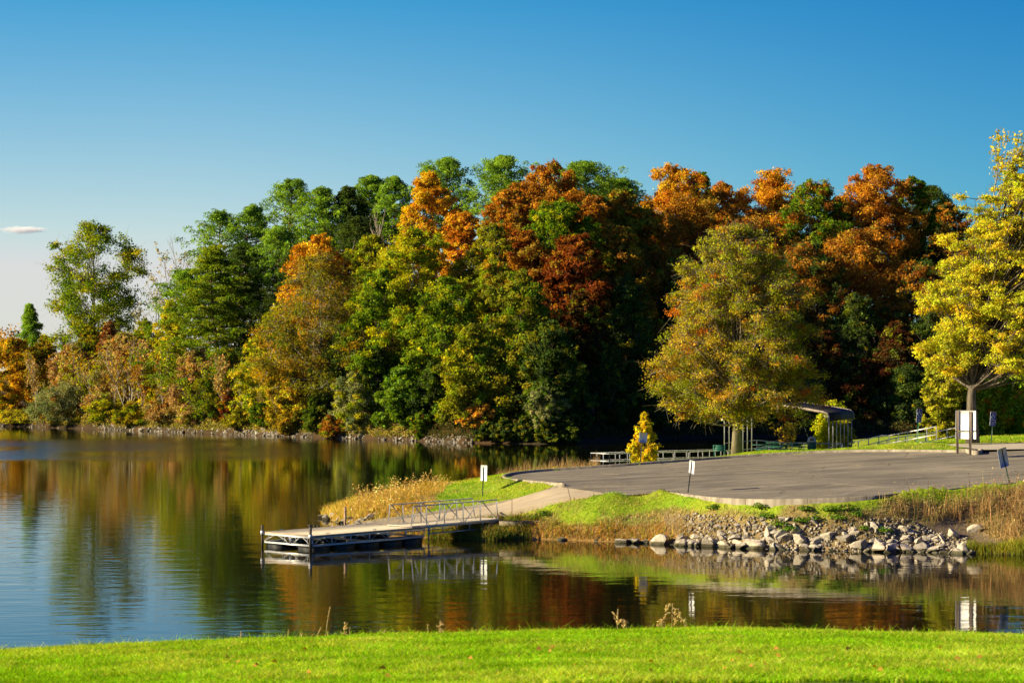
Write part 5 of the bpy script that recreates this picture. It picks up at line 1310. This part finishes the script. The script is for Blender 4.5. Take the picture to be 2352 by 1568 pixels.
PT('lone dark green pine near the left edge of the picture', 70, 699, 36, 24, cb=.2, shape='cone')
PT('dark pine in the gap right of the layered pine', 690, 560, 60, 26, pal=DG, cb=.2)
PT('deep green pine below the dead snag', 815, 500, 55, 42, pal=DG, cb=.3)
# broadleaf skyline
DT('maple_tree','golden yellow maple glowing on the skyline beside the pines', 985, 398, 74, 44, GO, shape='oval', n=22000, patch=(OR,.12), cb=.3, nc=60)
DT('maple_tree','small orange maple tucked under the right of the golden maple', 1068, 488, 44, 36, OR, patch=(GO,.3))
DT('oak_tree','big orange brown oak left of the flat topped pine', 1262, 377, 84, 50, OB, patch=(OR,.35), n=24000, nc=62, cb=.25)
DT('oak_tree','orange brown oak on the left shoulder of the big skyline oak', 1178, 432, 56, 44, OB, patch=(OR,.3))
DT('maple_tree','gold topped maple on the skyline right of the dark pines', 1550, 384, 84, 56, GO, patch=(OR,.35), n=22000, nc=56, cb=.3)
DT('oak_tree','small green crown showing right of the gold topped maple', 1610, 398, 34, 64, GR, patch=(YG,.4))
DT('maple_tree','fiery orange maple on the skyline over the lone pin oak', 1770, 397, 78, 52, OR, patch=(GO,.35), n=21000, nc=56)
DT('maple_tree','orange maple between the gold topped and the fiery one', 1660, 420, 56, 58, OR, patch=(OB,.5))
DT('oak_tree','dark green oak right of the fiery orange maple', 1868, 418, 72, 46, GR, patch=(OB,.3), n=20000)
DT('oak_tree','dark green oak filling the dip before the red orange maple', 1925, 452, 46, 52, OB, patch=(DG,.5))
DT('maple_tree','red orange maple at the right end of the skyline', 2012, 380, 80, 48, OR, patch=(OB,.3), n=22000, nc=58)
DT('oak_tree','green oak leaning on the right of the red orange maple', 2096, 406, 44, 52, GR, patch=(OR,.2))
DT('oak_tree','brownish thinning oak at the far right of the skyline', 2180, 470, 50, 60, OB, patch=(DG,.3), gap=.25)
DT('oak_tree','oak with russet leaves behind the yellow tree', 2270, 520, 80, 45, OB, patch=(DG,.4))
DT('oak_tree','dark oak behind the yellow tree at the right edge', 2390, 500, 90, 45, DG, patch=(OB,.2))
# second rank
DT('maple_tree','orange topped maple rising behind the sparse olive oak', 732, 544, 66, 24, GO, patch=(OR,.4))
DT('oak_tree','sparse olive and orange oak with visible grey limbs by the left shore', 735, 585, 116, 9, OG, tops=(OG,.3,.7), patch=(OL,.35), n=16000, leaf=.34, twig=3, nc=84, tmat=M_bark2, gap=.32, cb=.18, tr=.34, shape='dome')
DT('oak_tree','yellow green oak in the middle of the wood below the golden maple', 955, 528, 100, 22, YG, n=23000, nc=66, cb=.15)
DT('oak_tree','olive yellow oak between the snag and the yellow green oak', 856, 543, 62, 30, OL, patch=(YG,.4), n=15000)
DT('oak_tree','green oak with yellow tips lower left of the yellow green oak', 880, 620, 78, 13, YG, patch=(GR,.5), n=17000, nc=54, cb=.1)
DT('oak_tree','greener oak lower right of the yellow green oak', 1030, 640, 72, 12, GR, patch=(YG,.4), n=16000, cb=.15)
DT('oak_tree','olive oak with bare upper twigs below the broad pine', 1135, 516, 60, 30, OL, patch=(YG,.3), gap=.3, twig=3, n=11000, tmat=M_bark2)
DT('oak_tree','copper brown oak under the big skyline oak', 1210, 532, 64, 30, OB, patch=(RB,.2), n=17000)
DT('oak_tree','bright green oak among the orange crowns in the middle', 1285, 462, 72, 38, GR, patch=(YG,.35), n=17000)
DT('maple_tree','deep red brown maple below the bright green oak', 1318, 542, 66, 26, RB, patch=(OB,.25), n=18000)
DT('oak_tree','bronze oak right of the bright green oak', 1420, 440, 66, 42, OB, patch=(OL,.4), n=17000)
DT('oak_tree','olive oak below the bronze oak', 1430, 520, 62, 26, OG, patch=(OB,.5), n=15000)
DT('oak_tree','large copper oak under the gold topped maple', 1575, 456, 104, 40, OB, patch=(OR,.12), n=24000, nc=66)
DT('oak_tree','lower copper oak left of the lone pin oak', 1530, 566, 70, 24, OB, patch=(OL,.15), n=17000)
DT('oak_tree','rust oak hidden behind the top of the lone pin oak', 1720, 500, 84, 32, OB, n=17000)
DT('oak_tree','rusty orange oak over the dark hollow at right', 1965, 532, 92, 26, OB, patch=(OR,.2), n=20000)
DT('oak_tree','russet and green oak right of the lone pin oak', 1850, 560, 80, 20, OB, patch=(DG,.45), n=17000)
DT('oak_tree','shaded russet oak over the notice board', 2110, 600, 70, 22, OB, patch=(DG,.4), n=15000)
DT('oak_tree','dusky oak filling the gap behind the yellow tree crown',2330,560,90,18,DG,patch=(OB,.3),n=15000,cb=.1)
DT('oak_tree','shaded olive oak left behind the yellow tree crown',2215,590,70,16,OL,patch=(OB,.3),n=14000,cb=.1)
for i,(px,top,hw) in enumerate(((1118,968,22),(1160,960,26),(1205,955,24),(1255,962,28),(1300,958,28))):
    DT('shrub',('low dark shrub at the water right of the sparse orange tree','low dark shrub at the water below the olive oak','dark waterside shrub under the trailing oak boughs','dark waterside shrub below the drooping grey green one','dark waterside shrub at the right end of the visible far shore')[i],px,top,hw,.3,DG,patch=(OL,.3),cb=.02,n=3600,shape='dome',cat='shrub',seed=600+i,nc=26,leaf=.34)
DT('oak_tree','copper oak wedged between the bright green oak and the bronze one',1362,452,56,36,OB,patch=(OR,.3),n=15000)
DT('oak_tree','amber oak left of the gold topped maple',1482,462,56,40,OB,patch=(GO,.3),n=15000)
DT('maple_tree','light orange maple between the gold topped maple and the pin oak',1665,486,62,34,OR,patch=(OB,.4),n=15000)
DT('oak_tree','olive gold oak filling the middle of the wood under the copper crowns',1130,600,64,16,YG,patch=(OG,.4),n=15000,cb=.2)
# front rank along the dark cove
DT('oak_tree','olive green oak with trailing boughs at the dark shore', 1195, 630, 88, 8, OL, patch=(GR,.35), n=23000, nc=70, cb=.06, shape='dome', cs=.23)
DT('oak_tree','low lit oak bough mass left of the olive oak by the dark water', 1078, 748, 66, 4, OL, patch=(YG,.4), n=15000, nc=54, cb=.08, cs=.25, shape='dome')
DT('oak_tree','dark green oak beside the trailing boughs', 1265, 740, 60, 4, DG, patch=(OL,.3), n=14000, cb=.08)
for i,(px,top,hw,d,pal,lb) in enumerate(((1335,670,62,14,RB_SHADE,'shaded red brown maple behind the dark water'),(1438,636,72,13,DG,'blackish green oak above the grassy spit'),(1385,790,58,5,DG,'low dark tree by the water left of the small yellow tree'),(1490,700,60,10,OB,'shaded bronze tree right behind the small yellow tree'),(1560,640,70,15,DG,'dark oak left of the pin oak trunk'),(1655,680,72,12,RB_SHADE,'dusky russet tree behind the pin oak'),(1770,660,80,14,DG,'dark crown right behind the pin oak'),(1885,760,70,12,RB_SHADE,'shaded dark red tree above the shelter roof'),(1965,680,70,14,DG,'black green tree right of the shelter'),(2058,740,62,10,RB_SHADE,'dim wine red tree behind the wheelchair sign'),(2150,700,70,14,DG,'dark tree behind the notice board'),(2260,680,90,18,DG,'dark tree behind the yellow tree trunk'),(1300,830,50,3,DG,'low shaded bush tree overhanging the cove'),(1455,830,55,4,DG,'low dark bush tree behind the young yellow tree'),(1600,840,60,5,DG,'low dark growth behind the guard rails'),(1720,850,60,5,DG,'low dark growth behind the shelter posts'),(1840,850,60,6,DG,'low dark growth under the shelter roof'),(1960,850,60,6,RB_SHADE,'low reddish growth beyond the shelter'),(2080,840,60,6,DG,'low dark growth beyond the ramp railing'))):
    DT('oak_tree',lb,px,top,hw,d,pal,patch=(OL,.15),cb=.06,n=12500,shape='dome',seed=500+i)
for i,(px,top,d,hw) in enumerate(((2300,640,60,110),(2460,560,50,110),(2560,700,30,100))):
    DT('oak_tree',('tall shaded oak far behind the yellow tree','oak beyond the right edge of the picture','lower tree beyond the right edge')[i],px,top,hw,d,OB if i else DG,n=12000,seed=700+i)
# left shore
DT('maple_tree','orange yellow maple at the left edge of the far shore', 25, 780, 62, 6, OG, patch=(GO,.4), n=15000, nc=46, cb=.06, leaf=.42)
DT('oak_tree','tall green gold oak standing clear against the pale sky at left', 212, 510, 98, 20, YG, patch=(GR,.4), n=13000, leaf=.44, twig=4, nc=66, gap=.36, cb=.3, shape='round', cs=.23, tr=.36)
b_, H_, s_ = at(312,574,22); bare('bare_tree','thin half bare grey tree right of the tall green gold oak','tree',b_,H_,31,1,.6,.22,4,(11,6,4),.24,M_bark2,[(.42,.36,.08),(.36,.28,.12)],1800,.34,slen=1.15)
b_, H_, s_ = at(398,556,30); bare('bare_tree','bare pale crown left of the round topped pine','tree',b_,H_,32,1,.5,.3,4,(9,5,4),.2,M_twig)
b_, H_, s_ = at(855,428,34); bare('bare_tree','dead pale snag standing before the dark pines','dead tree',b_,H_,33,1,.4,.45,4,(8,4,3),.26,M_bark2,slen=.6)
b_, H_, s_ = at(800,480,30); bare('bare_tree','slim bare trunk left of the dead snag','dead tree',b_,H_,34,1,.35,.3,3,(7,4),.2,M_bark2,slen=.45)
b_, H_, s_ = at(919,452,38); bare('bare_tree','grey leafless crown beside the golden maple','tree',b_,H_,35,1,.5,.4,4,(10,6,4),.22,M_twig,slen=.9)
b_, H_, s_ = at(1370,880,4); bare('bare_tree','pale multi stemmed bare tree in the shade of the cove','tree',b_,H_+1,36,3,.45,.3,3,(6,4),.16,M_bark2)
for i,(lb,px,top,hw,d,pal,kw) in enumerate((
  ('rusty red small tree below the tall green gold oak',252,738,40,14,RB,dict(patch=(CO,.4))),
  ('yellow green tree right of the rusty red one',335,735,48,15,YG,{}),
  ('bright yellow tree beside the layered pine',392,690,46,11,YE,dict(patch=(YG,.3))),
  ('copper tinted small tree in the middle of the left thicket',285,765,64,9,CO,dict(gap=.3,twig=3)),
  ('faded brown orange tree left in the thicket',165,790,52,8,CO,dict(gap=.3,twig=3)),
  ('golden olive small tree in the thicket behind the copper one',205,750,46,16,OG,dict(patch=(YG,.4))),
  ('orange tipped small tree left of the thicket behind the lone pine',105,770,38,18,OG,dict(gap=.2)),
  ('yellow leaved tree below the sparse olive oak',600,770,52,5,YE,dict(patch=(YG,.5))),
  ('green and yellow tree under the left boughs of the sparse oak',640,700,50,9,YG,dict(patch=(GR,.35))),
  ('tan twiggy small tree at the right of the thicket',455,800,56,6,CO,dict(gap=.4,twig=3)),
  ('olive small tree below the layered pine',520,800,52,6,OL,dict(patch=(GR,.4))),
  ('orange and yellow small tree on the shore under the sparse oak',668,850,46,4,OG,dict(patch=(YE,.4),gap=.2)),
  ('green shrubby tree at the water left of the dark cove',925,840,46,4,GR,dict(patch=(PN,.3))),
  ('dark shrubby tree between the pale shrub and the green one',865,790,46,9,DG,dict(patch=(GR,.2))),
  ('dark green tree in the hollow behind the cedar',770,780,52,9,DG,dict(patch=(OL,.3))),
  ('deep green tree at the mouth of the dark cove',1000,830,50,7,DG,dict(patch=(GR,.2))))):
    DT('small_tree',lb,px,top,hw,d,pal,cb=.08,leaf=.38,n=kw.pop('n',9000),shape='dome',cat='tree',seed=300+i,**kw)
for i,(lb,px,top,hw,d,pal,kw) in enumerate((
  ('rounded grey green shrub leaning over the far shore at left',150,880,58,1.5,GG,dict(n=13000,leaf=.26)),
  ('pale green shrub right of the sparse oak at the shore',812,856,48,3,GG,dict(n=11000,leaf=.3,patch=(YG,.3))),
  ('small bright green bush on the rocks at the edge of the dark cove',962,950,20,1,GR,dict(n=3500)),
  ('red leaved bush in the left shore thicket',525,890,24,4,RB,dict(n=2600,gap=.3,patch=(OR,.4))),
  ('small green bush at the water under the red one',480,905,28,4,GR,dict(n=3500)),
  ('yellow green bush right of the leaning grey green shrub',235,920,34,1.5,YG,dict(n=5000,patch=(YE,.2))),
  ('golden bush low on the shore in the thicket',305,925,36,1.5,OG,dict(n=5000,patch=(YG,.4))),
  ('straw coloured bush right of the golden one',375,915,38,2,CO,dict(n=4500,gap=.2)),
  ('tan bush at the foot of the layered pine',440,930,36,1.5,CO,dict(n=4500,patch=(YG,.3))),
  ('olive bush on the shore right of the tan one',555,935,34,1.5,OL,dict(n=4500,patch=(YE,.3))),
  ('bright green bush in front of the orange and yellow small tree',605,920,26,2,GR,dict(n=4000)),
  ('low ochre bush on the rocks left of the cedar',660,955,34,1,OG,dict(n=4500)),
  ('low russet bush right of the cedar',765,950,30,1.5,OB,dict(n=3800)),
  ('low yellow bush at the left edge of the far shore',40,945,50,1,YE,dict(n=5500,patch=(OL,.5))),
  ('grey green drooping shrub under the dark oak by the cove',1245,890,40,1,GG,dict(n=7000,patch=(GR,.3))))):
    DT('shrub',lb,px,top,hw,d,pal,cb=.02,shape=('dome','oval','vase')[i%3],cat='shrub',seed=400+i,leaf=kw.pop('leaf',.3),nc=40,cs=.24,gap=kw.pop('gap',.25),twig=2,**kw)
DT('small_tree','little tree with sparse orange leaves against the dark shore', 1088, 930, 36, 1.5, [(.55,.27,.03),(.6,.32,.04)], n=900, leaf=.4, gap=.55, twig=3, nc=22, cb=.25, cat='tree', tmat=M_bark2)
for lb,px,top,hw,d in (('conical cedar on the far shore left of the pale shrub',719,908,30,2),('little bright green cone shaped cedar left of the bigger one',654,945,12,1.2)):
    b_,H_,s_ = at(px,top,d); decid('cedar_tree',lb,'tree',b_,H_,hw*s_,[(.10,.15,.015),(.14,.18,.02),(.07,.11,.015)],n=8000 if hw > 20 else 2500,leaf=.28,nc=52 if hw > 20 else 20,cb=.02,shape='cone',seed=9,cs=.3)
# young bare saplings on the left bank
SAP = []
for i in range(6):
    b_,H_,s_ = at(300,800,6)
    SAP.append(bare('sapling','slender grey brown sapling with few leaves in the thicket on the left shore','sapling',(0,0,-50),8,200+i,(1,2,3,2,1,3)[i],.5,.35,4,(9,5,3),.075,M_twig,[CO,OG,OG,YG,OB,YG][i],(520,700,560,520,600,640)[i],.3,'bare saplings on the left shore',rmin=.011))
k = 0; rs = np.random.default_rng(44)
for px in np.concatenate([np.linspace(88,560,34),np.linspace(565,720,9)]):
    px = px+rs.uniform(-8,8); d = rs.uniform(1.2,9); top = np.interp(px,[80,250,400,560,720],[830,800,800,850,890])+rs.uniform(-45,50)
    b_,H_,s_ = at(px,top,d); f = H_/8
    if k < 6: o = SAP[k]; o.location = b_; o.scale = (f,f,f); o.rotation_euler[2] = rs.uniform(0,6)
    else: copy_tree(SAP[k%6],b_,rs.uniform(0,6.28),(f,f,f))
    k += 1
# leaf litter, brambles and low growth on the bank: nobody could count it
n = 150000; x = rs.uniform(-110,75,n); d = .15+rs.uniform(0,1,n)**1.8*13; y = ys(x)+d/.78*.8; z = hill(x,y)
m = (z > .25)&(np.abs(x) < y*.25); x,y,z,d = x[m],y[m],z[m],d[m]; n = len(x); f = vnoise(x,y,3.2,81); f2 = vnoise(x,y,1.3,82)
hgt = (.35+1.0*np.clip(f+.5*f2+.3,0,1.4))*rs.uniform(0,1,n)**.6
c = np.stack([x,y,z+hgt],1)
pi = np.where(x < -12, 0, 1); colr = pick([(.36,.27,.08),(.30,.26,.05),(.24,.23,.03),(.42,.30,.10),(.16,.19,.02)],n,rs); q = pi == 1; colr[q] = pick([(.06,.08,.02),(.10,.09,.03),(.14,.09,.03)],int(q.sum()),rs)  # growth right of the open shore coloured darker, painting in the cove's shade
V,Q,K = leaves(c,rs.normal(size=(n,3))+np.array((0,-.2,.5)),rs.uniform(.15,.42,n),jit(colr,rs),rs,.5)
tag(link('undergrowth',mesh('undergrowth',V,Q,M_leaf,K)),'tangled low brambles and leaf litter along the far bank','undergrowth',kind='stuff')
nc = 420; cx = rs.uniform(-340,-96,nc); cd = rs.uniform(4,75,nc); cyy = ys(cx)+cd/.78; cz = hill(cx,cyy)+rs.uniform(1.5,10,nc)*np.clip(cd/25,.35,1); cr = rs.uniform(1.8,4.2,nc)
n = 52000; i = rs.integers(0,nc,n); dd = unit(rs.normal(size=(n,3))); c = np.stack([cx,cyy,cz],1)[i]+dd*(cr[i]*rs.uniform(.4,1,n))[:,None]*np.array((1,1,.85))
V,Q,K = leaves(c,dd*.6+rs.normal(0,.6,(n,3))+np.array((0,0,.3)),rs.uniform(.4,.8,n),jit(pick(OB+YG+OL+GO+DG,nc,rs)[i],rs),rs)
tag(link('distant_woods',mesh('distant_woods',V,Q,M_leaf,K)),'far autumn wood running on beyond the left edge','woods',kind='stuff')
# ------------------------------------------------------------------ trees on the near land
def GT(name,label,cat,px,py,Y,top,hw,pal,**k):
    b_ = PY(px,py,Y); s = Y/F; return decid(name,label,cat,(b_[0],b_[1],b_[2]-.05),(py-top)*s,hw*s,pal,**k)
GT('pin_oak','tall lone pin oak with olive and rust leaves at the far car park kerb','tree',1692,1044,157.5,520,216,[(.30,.29,.018),(.40,.34,.02),(.22,.25,.016),(.42,.31,.03)],n=135000,leaf=.145,nc=190,cb=.18,shape='pyr',seed=21,cs=.17,twig=6,patch=([(.46,.15,.015),(.52,.30,.03),(.48,.33,.04)],.2),tops=([(.27,.30,.02),(.34,.32,.022)],.55,1.0),gap=.12,tmat=pmat('pin_oak_bark',(.10,.085,.05),(.24,.20,.12),7,.9,bump=.6,stretch=(1,1,.25)),tr=.33,squash=.6,dens=1)
GT('yellow_tree','large bright yellow tree at the right edge rising above the notice board','tree',2234,1005,148.5,345,218,YE,n=180000,leaf=.155,nc=260,cb=.23,shape='spread',seed=22,cs=.15,twig=4,patch=([(.46,.46,.03),(.40,.42,.03)],.25),gap=.36,gaptop=.45,tmat=M_bark,tr=.36,lean=(4.0,0),squash=.5)
b_ = PY(2285,430,148.5); bare('bare_branches','bare twiggy leader poking out above the yellow tree','tree',(b_[0],b_[1],b_[2]-.6),5.2,51,2,.5,.35,4,(8,5,4),.05,M_twig,YE,500,.24,tilt=.3)
GT('young_tree','small bright yellow tree behind the grey sign at the far kerb','tree',1480,1066,151.5,946,44,[(.62,.46,.015),(.52,.42,.02),(.66,.44,.02),(.42,.40,.02)],n=3600,leaf=.23,nc=56,cb=.04,shape='cone',seed=23,cs=.26,twig=1,tr=.04)
GT('young_tree','sparse golden leaved sapling under the shelter behind the picnic tables','tree',1806,1040,163,972,46,[(.66,.44,.03),(.58,.38,.03)],n=230,leaf=.24,nc=20,cb=.3,shape='vase',seed=24,gap=.6,twig=2,tr=.05)
GT('shrub','lime yellow bush glowing behind the right posts of the shelter','shrub',1912,1040,176,920,58,[(.42,.42,.02),(.36,.40,.02),(.48,.42,.02)],n=15000,leaf=.2,nc=60,cb=.02,shape='dome',seed=25,cs=.3)
GT('small_tree','yellow olive thicket tree left of the notice board','tree',2166,1020,168,800,64,[(.40,.36,.03),(.34,.32,.03),(.26,.27,.02)],n=15000,leaf=.24,nc=56,cb=.05,shape='oval',seed=26,cs=.26,twig=2)
GT('shrub','green shrub with orange patches behind the right wheelchair sign','shrub',2296,1012,163,862,92,[(.12,.22,.015),(.20,.27,.02),(.28,.30,.02)],n=22000,leaf=.24,nc=70,cb=.03,shape='dome',seed=27,cs=.28,patch=(OR,.12))
GT('shrub','yellow and green shrub at the right edge beyond the lawn','shrub',2385,1005,165,850,60,[(.40,.36,.02),(.2,.26,.02)],n=10000,leaf=.25,nc=44,cb=.03,shape='dome',seed=28,cs=.28,patch=(OR,.15))
GT('small_tree','yellow green small tree behind the green shrub at the right','tree',2330,1005,180,800,90,YG,n=16000,leaf=.28,nc=44,cb=.05,shape='dome',seed=29,patch=(OR,.12))
# cloud
def cloudmat(nt, out):
    tc = N(nt,'ShaderNodeTexCoord'); gr = N(nt,'ShaderNodeTexGradient',gradient_type='SPHERICAL'); L(nt,tc.outputs['Object'],gr.inputs['Vector'])
    no = N(nt,'ShaderNodeTexNoise',Scale=2.6,Detail=5); mp = N(nt,'ShaderNodeMapping'); mp.inputs['Scale'].default_value = (1.6,1,1); L(nt,tc.outputs['Object'],mp.inputs['Vector']); L(nt,mp.outputs['Vector'],no.inputs['Vector'])
    a = N(nt,'ShaderNodeMath',operation='MULTIPLY_ADD'); L(nt,gr.outputs['Fac'],a.inputs[0]); a.inputs[1].default_value = 1.3
    b2 = N(nt,'ShaderNodeMath',operation='ADD'); L(nt,no.outputs['Fac'],b2.inputs[0]); b2.inputs[1].default_value = -.95; L(nt,b2.outputs[0],a.inputs[2])
    mr = N(nt,'ShaderNodeMapRange'); L(nt,a.outputs[0],mr.inputs['Value'])
    for q,v in (('From Min',0),('From Max',.5),('To Min',0),('To Max',.05)): mr.inputs[q].default_value = v
    pv = N(nt,'ShaderNodeVolumePrincipled'); pv.inputs['Color'].default_value = (.99,.985,.98,1); pv.inputs['Anisotropy'].default_value = .2; L(nt,mr.outputs[0],pv.inputs['Density']); L(nt,pv.outputs[0],out.inputs['Volume'])
M_cloud = mat('cloud_vapour', cloudmat)
import bmesh
bm = bmesh.new(); bmesh.ops.create_icosphere(bm, subdivisions=4, radius=1); me = bpy.data.meshes.new('cloud'); bm.to_mesh(me); bm.free(); me.materials.append(M_cloud)
o = link('cloud', me, None, PY(55,528,9000)); o.scale = (150,60,24); tag(o, 'small white wisp of cloud low in the left sky', 'cloud', kind='structure')
